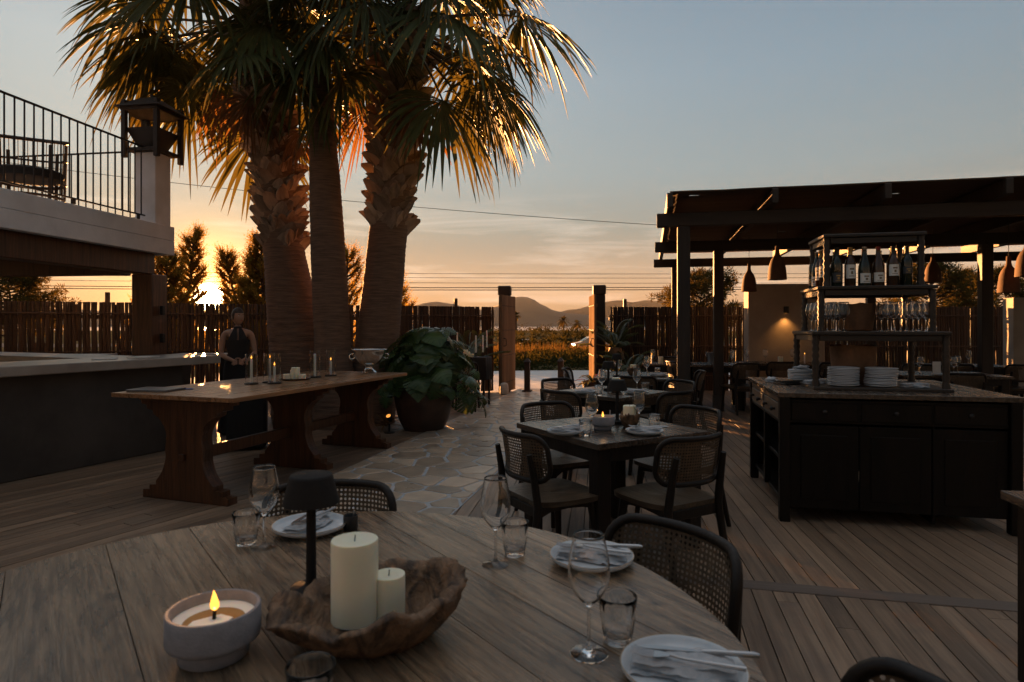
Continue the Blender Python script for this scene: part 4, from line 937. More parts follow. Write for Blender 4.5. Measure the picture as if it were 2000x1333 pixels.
def chair():
    r = thing('cane_chair', '', 'chair', group='cane back dining chairs')
    out = smoothpts([(-.17, -.20), (-.225, -.10), (-.24, .04), (-.235, .17), (-.19, .235), (0, .25), (.19, .235), (.235, .17), (.24, .04), (.225, -.10), (.17, -.20)], 3)
    b = MB(); vs = []; fs = []; rg = 5; n = len(out)
    for j in range(rg + 1):
        k = j / rg
        for x, y in out: rr = k; vs.append((x * rr, y * rr, .447 - .016 * (1 - k ** 2) * (1 - .5 * abs(x) / .24)))
    for x, y in out: vs.append((x * .985, y * .985, .418))
    for j in range(rg + 1):
        for i in range(n): fs.append((j * n + i, j * n + (i + 1) % n, (j + 1) * n + (i + 1) % n, (j + 1) * n + i))
    fs.append(tuple((rg + 1) * n + i for i in range(n))); b.add(vs, fs).build('seat', M_seat, r, 50)
    for s in (-1, 1):
        b = MB(); b.tube([(s * .175, .17, .42), (s * .185, .185, .30), (s * .20, .205, 0)], [.027, .024, .016], 8); b.build('leg', M_dark, r, 60)
        b = MB(); b.tube([(s * .215, -.285, 0), (s * .20, -.225, .25), (s * .19, -.20, .42), (s * .185, -.222, .58), (s * .178, -.25, .715)], [.016, .021, .024, .021, .016], 8); b.build('leg', M_dark, r, 60)
        MB().prism([(-.19, .418), (.165, .418), (.165, .37), (.10, .385), (0, .392), (-.12, .385), (-.19, .36)], -.011, .011, TR(s * .182, 0, 0, rz=PI / 2, rx=PI / 2)).build('apron', M_dark, r)
    MB().prism([(-.17, .418), (.17, .418), (.17, .35), (.12, .38), (0, .39), (-.12, .38), (-.17, .35)], -.011, .011, TR(0, .19, 0, rx=PI / 2)).build('apron', M_dark, r)
    MB().box((0, -.195, .39), (.34, .022, .055), .003).build('apron', M_dark, r)
    Rb, zc, hw, hh, rc = .33, .685, .262, .125, .085                 # curved back: a rounded panel wrapped on a cylinder
    def cy(s, z, off=0): a = s / Rb; lean = (z - .56) * .16; return Vector(((Rb + off) * math.sin(a), -.235 - lean + Rb - (Rb + off) * math.cos(a), z))
    pts = []
    for cx, cz, a0 in ((hw - rc, hh - rc, 0), (-hw + rc, hh - rc, PI / 2), (-hw + rc, -hh + rc, PI), (hw - rc, -hh + rc, 1.5 * PI)):
        for k in range(7): a = a0 + PI / 2 * k / 6; pts.append((cx + rc * math.cos(a), cz + rc * math.sin(a)))
    dense = []
    for i, (s, z) in enumerate(pts):
        s2, z2 = pts[(i + 1) % len(pts)]; m = max(1, int(abs(s2 - s) / .05))
        for k in range(m): dense.append((s + (s2 - s) * k / m, z + (z2 - z) * k / m))
    MB().tube([cy(s, zc + z) for s, z in dense], .0155, 8, closed=True).build('back_frame', M_dark, r, 60)
    b = MB(); cs = .0165; nu, nv = int(2 * hw / cs), int(2 * hh / cs); hole = .56
    def inside(s, z): dx, dz = max(0, abs(s) - (hw - rc)), max(0, abs(z) - (hh - rc)); return math.hypot(dx, dz) < rc + .006
    for i in range(nu + 1):
        for j in range(nv + 1):
            s, z = -hw + cs * i, -hh + cs * j; c = (s + cs / 2, z + cs / 2)
            if not inside(*c): continue
            h = cs * hole / 2; q = [cy(s, zc + z), cy(s + cs, zc + z), cy(s + cs, zc + z + cs), cy(s, zc + z + cs)]
            k = h * .42; oc = [(-h, -k), (-k, -h), (k, -h), (h, -k), (h, k), (k, h), (-k, h), (-h, k)]
            ih = [cy(c[0] + a, zc + c[1] + d) for a, d in oc]
            b.add(q + ih, [(0, 1, 6, 5), (1, 2, 8, 7), (2, 3, 10, 9), (3, 0, 4, 11), (0, 5, 4), (1, 7, 6), (2, 9, 8), (3, 11, 10)])
    b.build('cane_panel', M_cane, r, fix=False)
    return r
BUILD['chair'] = chair
def chairs(lab, c, face, ):   # face: the direction the sitter looks
    f = Vector((face[0], face[1])).normalized(); return place('chair', (c[0], c[1], 0), lab, math.atan2(-f.x, f.y))
chairs('chair at the left near side of the middle table, seat turned away from the path', (.22, 3.68), (.866, .5))
chairs('cane chair at the right near side of the middle table, back to the camera', (.90, 3.61), (-.5, .866))
chairs('cane chair at the left far side of the middle table, by the stone path', (.36, 4.66), (.5, -.866))
chairs('cane chair at the right far side of the middle table, back glowing in the sun', (1.18, 4.46), (-.866, -.5))
chairs('cane chair at the left near side of the second table', (.58, 5.92), (.75, .66))
chairs('cane chair at the right near side of the second table, solid looking from behind', (1.40, 5.88), (-.6, .8))
chairs('cane chair at the left far side of the second table', (.62, 6.86), (.6, -.8))
chairs('cane chair at the right far side of the second table, sunlight on its back', (1.66, 6.70), (-.9, -.45))
chairs('cane chair at the near side of the third table', (1.52, 7.62), (.21, .98))
chairs('cane chair at the left side of the third table, next to the bromeliad', (.98, 8.75), (.98, -.2))
chairs('cane chair at the right side of the third table', (2.28, 8.3), (-.98, .2))
chairs('cane chair tucked in at the far side of the round table, beyond the plate', (-.67, 2.15), (.05, -1))
chairs('cane chair at the right side of the round table', (.31, 1.71), (-.81, -.59))
chairs('cane chair in the bottom right corner, only its back top showing', (.47, .93), (-1, -.03))
for i, (x, y, fx, fy, lab) in enumerate(((2.9, 10.6, 1, .1, 'shaded chair left of the ice bucket table'), (3.7, 10.15, -.2, 1, 'shaded chair at the near side of the ice bucket table'), (4.5, 10.5, .2, 1, 'shaded chair at the near left of the long wall table'), (5.3, 10.35, .2, 1, 'shaded chair at the near right of the long wall table'), (5.75, 8.05, .2, 1, 'shaded chair at the near side of the menu card table'), (6.2, 9.4, -.2, -1, 'shaded chair at the far side of the menu card table'), (7.0, 9.95, .2, 1, 'shaded chair at the near left of the far right table'), (7.9, 9.8, .2, 1, 'shaded chair at the near right of the far right table'), (2.95, 11.75, -.2, -1, 'shaded chair at the far side of the low table by the cycads'))):
    chairs(lab, (x, y), (fx, fy))
# ================================================================ tableware
def wine(sc=1.0, bw=1.0):
    def f():
        o = [(0, 0), (.036, 0), (.0365, .002), (.030, .0035), (.010, .009), (.0045, .020), (.0036, .05), (.0038, .085), (.006, .098), (.020, .112), (.037, .138), (.0425, .165), (.0415, .19), (.0355, .222), (.0318, .244)]
        i = [(.0308, .2445), (.0345, .222), (.0402, .19), (.0412, .165), (.0358, .139), (.019, .1145), (.006, .105), (0, .1035)]
        pr = smoothpts(o, 3) + smoothpts(i, 3); return tag(MB().lathe([(r_ * (bw if z > .1 else 1) * sc, z * sc) for r_, z in pr], 32).build('wine_glass', M_glass, smooth=180), '', 'glass')
    return f
BUILD['wine'] = wine(); BUILD['big_wine'] = wine(.92, 1.18)
def tumbler():
    def rf(a, z): return 1 + (.075 * abs(math.cos(6 * a)) - .045) * max(0, min(1, (.066 - z) / .008)) * (1 if z > .004 else .4)
    pr = [(0, 0), (.027, 0), (.029, .002)] + [(.029 + .0125 * t, .002 + .095 * t) for t in [k / 9 for k in range(1, 10)]] + [(.0405, .0985), (.0392, .097), (.036, .06), (.031, .022), (.029, .016), (0, .014)]
    return tag(MB().lathe(pr, 60, rf=lambda a, z: rf(a, z)).build('tumbler', M_glass, smooth=180), '', 'glass')
BUILD['tumbler'] = tumbler
def plate():
    r = thing('plate', '', 'plate'); MB().lathe(smoothpts([(0, 0), (.075, 0), (.085, .004), (.112, .014), (.1185, .024), (.1175, .0265), (.114, .025), (.106, .014), (.085, .0075), (0, .0065)], 2), 48).build('dish', M_plate, r, 60)
    MB().tube([(.1172 * math.cos(2 * PI * k / 48), .1172 * math.sin(2 * PI * k / 48), .0262) for k in range(48)], .0014, 5, closed=True).build('rim', M_rim, r, 60); return r
BUILD['plate'] = plate
def napkin():
    b = MB(); nx, ny = 22, 14; L, w = .20, .066; vs = []; fs = []
    for ly in range(3):                                         # three folded layers, soft and a little rumpled
        o = len(vs); k = 1 - .03 * ly
        for top in (0, 1):
            for i in range(nx + 1):
                for j in range(ny + 1):
                    x, y = (i / nx - .5) * L * k, (j / ny - .5) * w * k + .007 * math.sin(i * .31 + ly * 1.4) + .004 * ly; e = max(0, 1 - ((abs(j / ny - .5) * 2) ** 5 + (abs(i / nx - .5) * 2) ** 9))
                    z = ly * .010 + (.010 * e * .95 if top else 0) + .007 * noise.noise(Vector((x * 16, y * 34, ly * 2))) + .004 * noise.noise(Vector((x * 50, y * 26, 5 + ly)))
                    vs.append((x, y, z + .004))
        N = (nx + 1) * (ny + 1)
        for i in range(nx):
            for j in range(ny): a = o + i * (ny + 1) + j; fs += [(a, a + 1, a + ny + 2, a + ny + 1), (a + N, a + N + ny + 1, a + N + ny + 2, a + N + 1)]
        for i in range(nx):
            for j in (0, ny): a = o + i * (ny + 1) + j; fs.append((a, a + ny + 1, a + N + ny + 1, a + N))
        for j in range(ny):
            for i in (0, nx): a = o + i * (ny + 1) + j; fs.append((a, a + 1, a + N + 1, a + N))
    return tag(b.add(vs, fs).build('napkin', M_linen, smooth=60), '', 'napkin')
BUILD['napkin'] = napkin
def knife():
    r = thing('knife', '', 'cutlery'); MB().tube([(-.11, 0, .005), (-.10, 0, .0055), (-.03, 0, .005), (-.005, 0, .004)], [.004, .0062, .0052, .0038], 8).build('handle', M_steel, r, 60)
    MB().prism([(-.006, -.004), (.02, -.007), (.08, -.009), (.105, -.006), (.115, .002), (.10, .006), (.02, .005), (-.006, .004)], .0035, .005, b=.0006).build('blade', M_steel, r); return r
def fork():
    r = thing('fork', '', 'cutlery'); b = MB(); b.tube([(-.11, 0, .005), (-.06, 0, .005), (0, 0, .006), (.025, 0, .009)], [.005, .0042, .003, .003], 8); b.build('handle', M_steel, r, 60); b = MB()
    b.add([(.02, -.003, .009), (.045, -.012, .008), (.055, -.012, .007), (.055, .012, .007), (.045, .012, .008), (.02, .003, .009)], [(0, 1, 2, 3, 4, 5)])
    b.add([(.02, -.003, .0075), (.045, -.012, .0065), (.055, -.012, .0055), (.055, .012, .0055), (.045, .012, .0065), (.02, .003, .0075)], [(5, 4, 3, 2, 1, 0)])
    for k in range(4): y = -.0105 + .007 * k; b.tube([(.053, y, .0063), (.075, y, .0055), (.098, y * .9, .010)], [.0018, .0016, .0008], 5)
    b.build('tines', M_steel, r, 60); return r
BUILD['knife'] = knife; BUILD['fork'] = fork
def lamp(h=.30):
    r = thing('table_lamp', '', 'lamp'); MB().lathe(smoothpts([(0, 0), (.048, 0), (.050, .004), (.0495, .018), (.046, .022), (.018, .026), (.0125, .034)], 2) + [(.0115, h - .06), (0, h - .06)], 32).build('base', M_lamp, r, 60)
    MB().lathe([(.066, h - .072), (.0685, h - .071), (.0665, h - .062), (.0525, h - .008), (.0505, h - .002), (.047, h), (0, h), (0, h - .004), (.046, h - .005), (.05, h - .012), (.0645, h - .06)], 36).build('lamp_shade', M_lamp, r, 50); return r
BUILD['lamp'] = lamp
def candle_bowl():
    r = thing('candle_bowl', '', 'candle'); MB().lathe([(0, 0), (.062, 0), (.066, .003), (.068, .024), (.066, .028), (.080, .032), (.088, .038), (.0895, .045), (.0895, .096), (.0875, .099), (.082, .099), (.080, .096), (.079, .070), (0, .070)], 56).build('pot', M_candlepot, r, 50)
    MB().lathe(smoothpts([(.0785, .078), (.070, .076), (.060, .072), (.056, .0705), (.056, .0695), (.0785, .0695)], 2), 48).build('wax_ring', M_waxw, r, 60); MB().lathe([(.060, .0715), (0, .0715)], 40).build('melted_wax', M_waxo, r, 60)
    b = MB(); b.prism([(-.05, -.036), (.018, -.042), (.036, .0), (.01, .02), (-.04, .0)], .0716, .0745, b=.001); b.build('wax_crust', M_waxw, r)
    MB().tube([(.0, .0, .07), (.001, 0, .088), (.003, 0, .094)], [.0042, .0036, .002], 8).build('wick', M_wick, r, 60)
    fl = MB(); fl.lathe(flame(.044), 14, TR(.002, 0, .090, ry=-.06)); fo = fl.build('flame', M_flame, r, 180)
    fl = MB(); fl.lathe(flame(.022), 12, TR(.002, -.0045, .094)); fl.build('flame_core', M_flamec, fo, 180)
    l = bpy.data.lights.new('flame_light', 'POINT'); l.energy = .010; l.color = (1, .48, .14); l.shadow_soft_size = .01; lo = bpy.data.objects.new('flame_light', l); COL.objects.link(lo); lo.parent = r; lo.location = (.002, 0, .125); return r
BUILD['candle_bowl'] = candle_bowl
def root_bowl(seed, rx, ry, hh, tilt=.3):
    def f():
        vs = []; fs = []; n = 110
        def edge(a): return 1 + .16 * noise.noise(Vector((math.cos(a) * 1.1, math.sin(a) * 1.1, seed))) + .085 * noise.noise(Vector((math.cos(a) * 3.6, math.sin(a) * 3.6, seed + 4))) + .035 * noise.noise(Vector((math.cos(a) * 10, math.sin(a) * 10, seed)))
        def rimz(a): return 1 + tilt * math.cos(a - .5) + .30 * noise.noise(Vector((math.cos(a) * 1.6 + 5, math.sin(a) * 1.6, seed))) + .18 * noise.noise(Vector((math.cos(a) * 5, math.sin(a) * 5, seed + 9))) + .08 * noise.noise(Vector((math.cos(a) * 13, math.sin(a) * 13, seed + 3)))
        prof = [(0, 0, 0), (.45, 0, 0), (.62, .06, 0), (.80, .34, 0), (.91, .60, 0), (.97, .82, 0), (1.0, .95, 0), (.965, 1.0, 0), (.88, .99, 1), (.80, .90, 1), (.75, .72, 1), (.68, .48, 1), (.56, .31, 1), (.3, .25, 1), (0, .24, 1)]
        for q, z, inn in prof:
            for k in range(n):
                a = 2 * PI * k / n; e = 1 + (edge(a) - 1) * min(1, q * 1.3); hz = z * hh * (1 + (rimz(a) - 1) * z)
                fl = 1 + .045 * q * noise.noise(Vector((math.cos(a) * 7, math.sin(a) * 7, z * 9 + seed + 2))); vs.append((rx * q * e * fl * math.cos(a), ry * q * e * fl * math.sin(a), hz))
        for j in range(len(prof) - 1):
            for k in range(n): l = (k + 1) % n; fs.append((j * n + k, j * n + l, (j + 1) * n + l, (j + 1) * n + k))
        b = MB().add(vs, fs); x = b.data('wood_bowl', M_root, 180); bm = bmesh.new(); bm.from_mesh(x); bmesh.ops.remove_doubles(bm, verts=bm.verts, dist=1e-5); bm.to_mesh(x); bm.free()
        return tag(link('wood_bowl', x), '', 'bowl')
    return f
BUILD['root_bowl'] = root_bowl(2.3, .205, .165, .098, .22); BUILD['cup_bowl'] = root_bowl(6.1, .075, .075, .10, .05)
def pepper():
    r = thing('spice_pot', '', 'pot'); MB().lathe([(0, 0), (.022, 0), (.0235, .002), (.0235, .045), (.022, .048), (.0205, .046), (.020, .02), (0, .02)], 20).build('pot', M_black, r, 40); MB().tube([(.006, 0, .02), (.012, 0, .062)], .003, 6).build('spoon', M_steel, r); return r
BUILD['spice_pot'] = pepper
GW, GTB, GP, GN, GC2, GL = 'wine glasses', 'ribbed tumblers', 'dinner plates', 'folded napkins', 'cutlery', 'cordless table lamps'
def setting(c, rz, where, z=TH, cut=True):
    place('plate', (c[0], c[1], z), 'pale plate with a gold rim ' + where, rz, GP)
    v = lambda x, y: (c[0] + x * math.cos(rz) - y * math.sin(rz), c[1] + x * math.sin(rz) + y * math.cos(rz))
    place('napkin', (*v(.0, 0), z + .008), 'folded pale napkin on the plate ' + where, rz, GN)
    if cut:
        place('knife', (*v(.03, .022), z + .0405), 'steel knife lying on the napkin ' + where, rz + PI + .08, GC2); place('fork', (*v(-.0, -.018), z + .041), 'steel fork lying on the napkin ' + where, rz + PI - .07, GC2)
setting((-.66, 2.04), rad(75), 'behind the lamp on the round table'); setting((.225, 1.765), rad(-14), 'at the right side of the round table'); setting((.325, 1.185), rad(-14), 'in the bottom right corner of the round table')
place('wine', (-.748, 1.885, TH), 'wine glass at the far left of the round table', 0, GW); place('wine', (-.046, 1.75, TH), 'wine glass in the middle of the round table, in front of the chairs', 0, GW); place('wine', (.157, 1.275, TH), 'largest wine glass, on the right of the round table before the plates', 0, GW)
place('tumbler', (-.815, 1.915, TH), 'ribbed tumbler beside the far left wine glass', .1, GTB); place('tumbler', (.008, 1.825, TH), 'ribbed tumbler beside the middle wine glass of the round table', .3, GTB); place('tumbler', (.224, 1.325, TH), 'ribbed tumbler beside the largest wine glass', .2, GTB); place('tumbler', (-.34, 1.055, TH), 'tumbler cut by the bottom edge of the picture', .5, GTB)
place('lamp', (-.50, 1.555, TH), 'black cordless table lamp standing on the round table', 0, GL)
place('candle_bowl', (-.605, 1.268, TH), 'grey stone candle bowl with a burning wick on the round table', .25, 'stone candle bowls')
place('root_bowl', (-.295, 1.35, TH), 'rough teak root bowl holding two candles on the round table', .2, 'rough wooden bowls')
place('pc_l', (-.345, 1.37, TH + .026), 'tall cream pillar candle in the root bowl', 0, 'pillar candles'); place('pc_s', (-.275, 1.395, TH + .026), 'short cream pillar candle in the root bowl, behind the tall one', 0, 'pillar candles')
place('spice_pot', (-.53, 2.05, TH), 'little black spice pot beside the plate behind the lamp', .4)
# middle table
setting((.33, 3.86), rad(18), 'at the left of the middle square table'); setting((.82, 3.86), rad(-20), 'at the right of the middle square table')
place('wine', (.50, 3.92, TH), 'wine glass at the left of the middle square table', 0, GW); place('wine', (.83, 4.08, TH), 'wine glass at the right of the middle square table', 0, GW)
place('tumbler', (.447, 3.80, TH), 'tumbler before the left glass of the middle square table', 0, GTB); place('tumbler', (.915, 4.02, TH), 'tumbler at the right of the middle square table', 0, GTB)
place('candle_bowl', (.585, 4.03, TH), 'grey stone candle bowl burning on the middle square table', 0, 'stone candle bowls', .86); place('lamp', (.716, 4.25, TH), 'black cordless lamp on the middle square table', 0, GL)
place('cup_bowl', (.775, 4.12, TH), 'small wooden bowl under a candle on the middle square table', 0, 'rough wooden bowls', .9); place('pc_m', (.775, 4.12, TH + .022), 'cream candle in the small bowl on the middle square table', 0, 'pillar candles')
# second and third tables
setting((.72, 6.15), rad(40), 'at the left of the second square table', cut=False); setting((1.22, 6.12), rad(-35), 'at the right of the second square table', cut=False)
place('wine', (.875, 6.08, TH), 'wine glass at the left of the second square table', 0, GW); place('wine', (1.25, 6.25, TH), 'wine glass at the right of the second square table', 0, GW); place('tumbler', (.83, 5.98, TH), 'tumbler at the left of the second square table', 0, GTB); place('tumbler', (1.34, 6.28, TH), 'tumbler at the right of the second square table', 0, GTB)
place('lamp', (.99, 6.42, TH), 'black cordless lamp on the second square table', 0, GL); place('cup_bowl', (1.05, 6.3, TH), 'small wooden bowl under a candle on the second square table', 0, 'rough wooden bowls'); place('pc_m', (1.05, 6.3, TH + .024), 'cream candle in the small bowl on the second square table', 0, 'pillar candles')
setting((1.92, 8.2), rad(-12), 'on the third table by the gate', cut=False)
for x, y, lab in ((1.42, 8.3, 'front wine glass at the left of the third table'), (1.47, 8.75, 'rear wine glass at the left of the third table'), (1.80, 8.35, 'front wine glass at the right of the third table'), (1.90, 8.8, 'rear wine glass at the right of the third table')): place('wine', (x, y, TH), lab, 0, GW)
place('tumbler', (1.98, 8.5, TH), 'tumbler at the right of the third table', 0, GTB); place('cup_bowl', (1.62, 8.35, TH), 'small wooden bowl under a candle on the third table', 0, 'rough wooden bowls', 1.1); place('pc_m', (1.62, 8.35, TH + .026), 'cream candle in the small bowl on the third table', 0, 'pillar candles'); place('lamp', (1.36, 8.1, TH), 'black cordless lamp on the third table', 0, GL)
place('pc_m', (2.62, 11.0, TH), 'cream candle on the low table by the cycads', 0, 'pillar candles'); place('wine', (2.5, 11.1, TH), 'wine glass on the low table by the cycads', 0, GW); place('taper_lit', (2.45, 10.95, TH), 'small lit taper on the low table by the cycads', 0, GT)
place('wine', (2.9, 11.0, TH), 'second wine glass on the low table by the cycads', 0, GW)
r = thing('ice_bucket', 'steel ice bucket on a plate under the pergola', 'bucket', (3.5, 10.85, TH)); MB().lathe([(0, 0), (.09, 0), (.12, .2), (.125, .205), (.118, .2), (.088, .01), (0, .01)], 24).build('bucket', M_steel, r, 40)
for s in (-1, 1): MB().tube([(s * .115 + s * .02 * math.sin(PI * k / 6), 0, .13 + .05 * k / 6) for k in range(7)], .006, 5).build('handle', M_steel, r)
for x, y, z, lab in ((3.86, 10.95, TH, 'wine glass beside the ice bucket'), (4.25, 11.3, TH, 'wine glass at the left end of the long wall table'), (4.5, 11.1, TH, 'second wine glass from the left on the long wall table'), (5.05, 11.25, TH, 'third wine glass from the left on the long wall table'), (5.35, 11.0, TH, 'fourth wine glass from the left on the long wall table'), (5.62, 8.6, TH, 'wine glass behind the menu card'), (6.05, 8.55, TH, 'wine glass right of the menu card'), (6.35, 8.9, TH, 'far wine glass on the menu card table'), (7.3, 10.5, TH, 'left wine glass on the far right table'), (7.75, 10.6, TH, 'right wine glass on the far right table'), (4.15, 8.3 + 2.2, TH, 'wine glass at the near corner of the ice bucket table')):
    if lab.endswith('near corner of the ice bucket table'): x, y = 3.75, 10.65
    place('wine', (x, y, z), lab, 0, GW)
place('pc_m', (4.75, 11.05, TH), 'cream candle on the long wall table', 0, 'pillar candles'); place('taper_lit', (5.2, 11.1, TH), 'small flame on the long wall table', 0, GT)
for x, y, lab in ((5.75, 8.35, 'at the left of the menu card table'), (6.15, 8.35, 'at the right of the menu card table'), (7.5, 10.35, 'on the far right table')): place('plate', (x, y, TH), 'pale plate ' + lab, 0, GP)
tag(MB().box((0, 0, .085), (.10, .008, .17), .001).build('menu_card', M_label, loc=(5.86, 8.62, TH), rz=-.2), 'upright white menu card on the table at the right', 'menu')
# ================================================================ serving island
IO = Vector((1.94, 4.52, 0)); IW, ID, IT = 1.53, 1.40, .934
def I2W(x, y, z=0): return IO + Matrix.Rotation(AD, 3, 'Z') @ Vector((x, y, z))
r = thing('serving_island', 'dark wooden serving island with drawers and open shelves', 'cabinet', IO, AD)
for k in range(7): MB().box((IW / 2, ID * (k + .5) / 7, IT - .0175), (IW + .03, ID / 7 - .001, .035), .003).build('top_plank', M_dtable, r)
for x in (.035, IW - .035):
    for y in (.035, ID - .035): MB().box((x, y, .449), (.07, .07, .898), .005).build('leg', M_island, r)
MB().box((IW / 2, .04, .80), (IW - .14, .02, .17), .003).build('front_rail', M_island, r)
for k in range(3): xc = .07 + (IW - .14) * (k + .5) / 3; MB().box((xc, .029, .80), ((IW - .2) / 3, .016, .13), .004).build('drawer_front', M_island, r); MB().lathe([(0, 0), (.012, 0), (.016, .012), (.0, .02)], 10, TR(xc, .021, .80, rx=PI / 2)).build('knob', M_iron, r)
for k in range(3): xc = .07 + (IW - .14) * (k + .5) / 3; MB().box((xc, .045, .40), ((IW - .16) / 3, .02, .60), .004).build('front_panel', M_island, r); MB().box((xc, .034, .40), ((IW - .16) / 3 - .14, .012, .46), .006).build('front_panel', M_island, r)
MB().box((IW / 2 + .25, ID / 2, .45), (.02, ID - .12, .84), .003).build('back_board', M_island, r)
MB().box((.035, ID / 2, .875), (.05, ID - .14, .045), .003).build('side_rail', M_crate, r); MB().box((.035, ID / 2, .715), (.05, ID - .14, .025), .003).build('side_rail', M_island, r)
for k in range(2):
    yc = .07 + (ID - .14) * (k + .5) / 2; d = MB().box((.02, yc, .79), (.03, (ID - .14) / 2 - .05, .115), .004).build('drawer_front', M_crate, r)
    for s in (-1, 1): MB().lathe([(0, 0), (.010, 0), (.009, .012), (.018, .022), (.016, .034), (0, .038)], 12, TR(.005, yc + s * .16, .79, ry=-PI / 2)).build('knob', M_iron, d, 50)
MB().box((.035, ID / 2, .42), (.05, .06, .6), .003).build('divider', M_island, r)
for z in (.42, .12): MB().box((.40, ID / 2, z), (.72, ID - .14, .03), .003).build('shelf', M_island, r)
MB().box((IW - .03, ID / 2, .5), (.02, ID - .14, .8), .003).build('side_panel', M_island, r); MB().box((IW / 2, ID - .03, .5), (IW - .14, .02, .8), .003).build('back_panel', M_island, r)
def stack(base, n, lab, group, rr=1.0, lean=(0, 0), kind='plate_plain'):
    for k in range(n): place(kind, (base[0] + lean[0] * k + R.uniform(-.002, .002), base[1] + lean[1] * k, base[2] + .0125 * k), lab(k, n), R.uniform(0, 6), group, rr, (R.uniform(-.02, .02), R.uniform(-.02, .02) + lean[0] * 3))
def plate_plain(): return tag(MB().lathe([(0, 0), (.06, 0), (.095, .008), (.1, .0125), (.0985, .015), (.093, .011), (.06, .004), (0, .004)], 36).build('stacked_plate', M_plate, smooth=60), '', 'plate')
BUILD['plate_plain'] = plate_plain
ORD = 'top second third fourth fifth sixth seventh eighth ninth tenth eleventh twelfth thirteenth fourteenth'.split()
def nth(k, n, w): return 'top white plate of the ' + w if k == n - 1 else ORD[n - 1 - k] + ' white plate from the top of the ' + w
# tower of shelves
M_perg2 = mat('shelf_wood', (.032, .022, .016), (.017, .012, .009), .45, 8, XG, .4, 40, rand=.15)
TO = I2W(.31, .30, IT); r = thing('shelf_tower', 'three tier dark wooden shelf tower standing on the island', 'shelf', TO, AD)
def tier(x0, x1, y0, y1, z0, z1, leg):
    MB().box(((x0 + x1) / 2, (y0 + y1) / 2, z1 - .013), (x1 - x0 + .06, y1 - y0 + .06, .026), .004).build('shelf', M_perg2, r)
    for (a, c, wx, wy) in (((x0 + x1) / 2, y0, x1 - x0, .022), ((x0 + x1) / 2, y1, x1 - x0, .022), (x0, (y0 + y1) / 2, .022, y1 - y0), (x1, (y0 + y1) / 2, .022, y1 - y0)): MB().box((a, c, z1 - .05), (max(.02, wx - leg), max(.02, wy - leg), .045), .003).build('apron', M_perg2, r)
    for x in (x0, x1):
        for y in (y0, y1):
            pr = [(0, z0)]; m = 15
            for k in range(m + 1): z = z0 + (z1 - .03 - z0) * k / m; pr.append((leg * (.56 if k in (0, m) else .42 + .14 * (k % 2)), z))
            pr.append((0, z1 - .03)); MB().lathe(pr, 10, TR(x, y, 0)).build('post', M_perg2, r, 50)
XB = .88
MB().box((XB / 2, .30, .012), (XB + .06, .72, .024), .004).build('base', M_perg2, r)
tier(0, XB, 0, .62, .024, .44, .05); tier(.05, XB - .07, .05, .56, .44, .785, .05); tier(.10, XB - .13, .09, .50, .785, 1.185, .05)
def S2W(x, y, z): return TO + Matrix.Rotation(AD, 3, 'Z') @ Vector((x, y, z))
def stump(rr, h, seed):
    def f():
        vs = []; fs = []; n = 40; P = [(0, 0), (.80, 0), (.88, .08), (.95, .5), (1, .9), (1, 1), (.86, 1), (.82, .8), (0, .7)]
        for q, z in P:
            for k in range(n): a = 2 * PI * k / n; e = 1 + .07 * noise.noise(Vector((math.cos(a) * 1.5, math.sin(a) * 1.5, seed))) + .02 * noise.noise(Vector((math.cos(a) * 6, math.sin(a) * 6, z * 3 + seed))); vs.append((rr * q * e * math.cos(a), rr * q * e * math.sin(a), h * z * (1 + (.07 * noise.noise(Vector((math.cos(a) * 2, math.sin(a) * 2, seed + 7))) if z > .6 else 0))))
        for j in range(len(P) - 1):
            for k in range(n): l = (k + 1) % n; fs.append((j * n + k, j * n + l, (j + 1) * n + l, (j + 1) * n + k))
        return tag(MB().add(vs, fs).build('stump_bowl', M_stump, smooth=60), '', 'bowl')
    return f
BUILD['stump1'] = stump(.135, .215, 1.0); BUILD['stump2'] = stump(.165, .30, 4.0)
place('stump1', S2W(.37, .30, .4405), 'brown wooden stump bowl between the glasses on the shelf tower', 0, 'wooden stump bowls'); place('stump2', S2W(.36, .36, .0245), 'large brown stump bowl under the lowest shelf of the tower', 0, 'wooden stump bowls')
GW2 = 'wine glasses lined up on the shelf tower'
for i in range(4):
    for j in range(2): place('big_wine', S2W(.53 + .086 * i, .10 + .13 * j, .4405), ('front', 'back')[j] + ' row wine glass right of the tower stump bowl, ' + ('leftmost', 'second from the left', 'third from the left', 'rightmost')[i], 0, GW2)
for i in range(3):
    for j in range(3): place('big_wine', S2W(.055 + .084 * i, .10 + .13 * j, .4405), ('front row', 'middle row', 'back row')[j] + ' wine glass left of the tower stump bowl, ' + ('leftmost', 'middle one', 'nearest the stump')[i], 0, GW2)
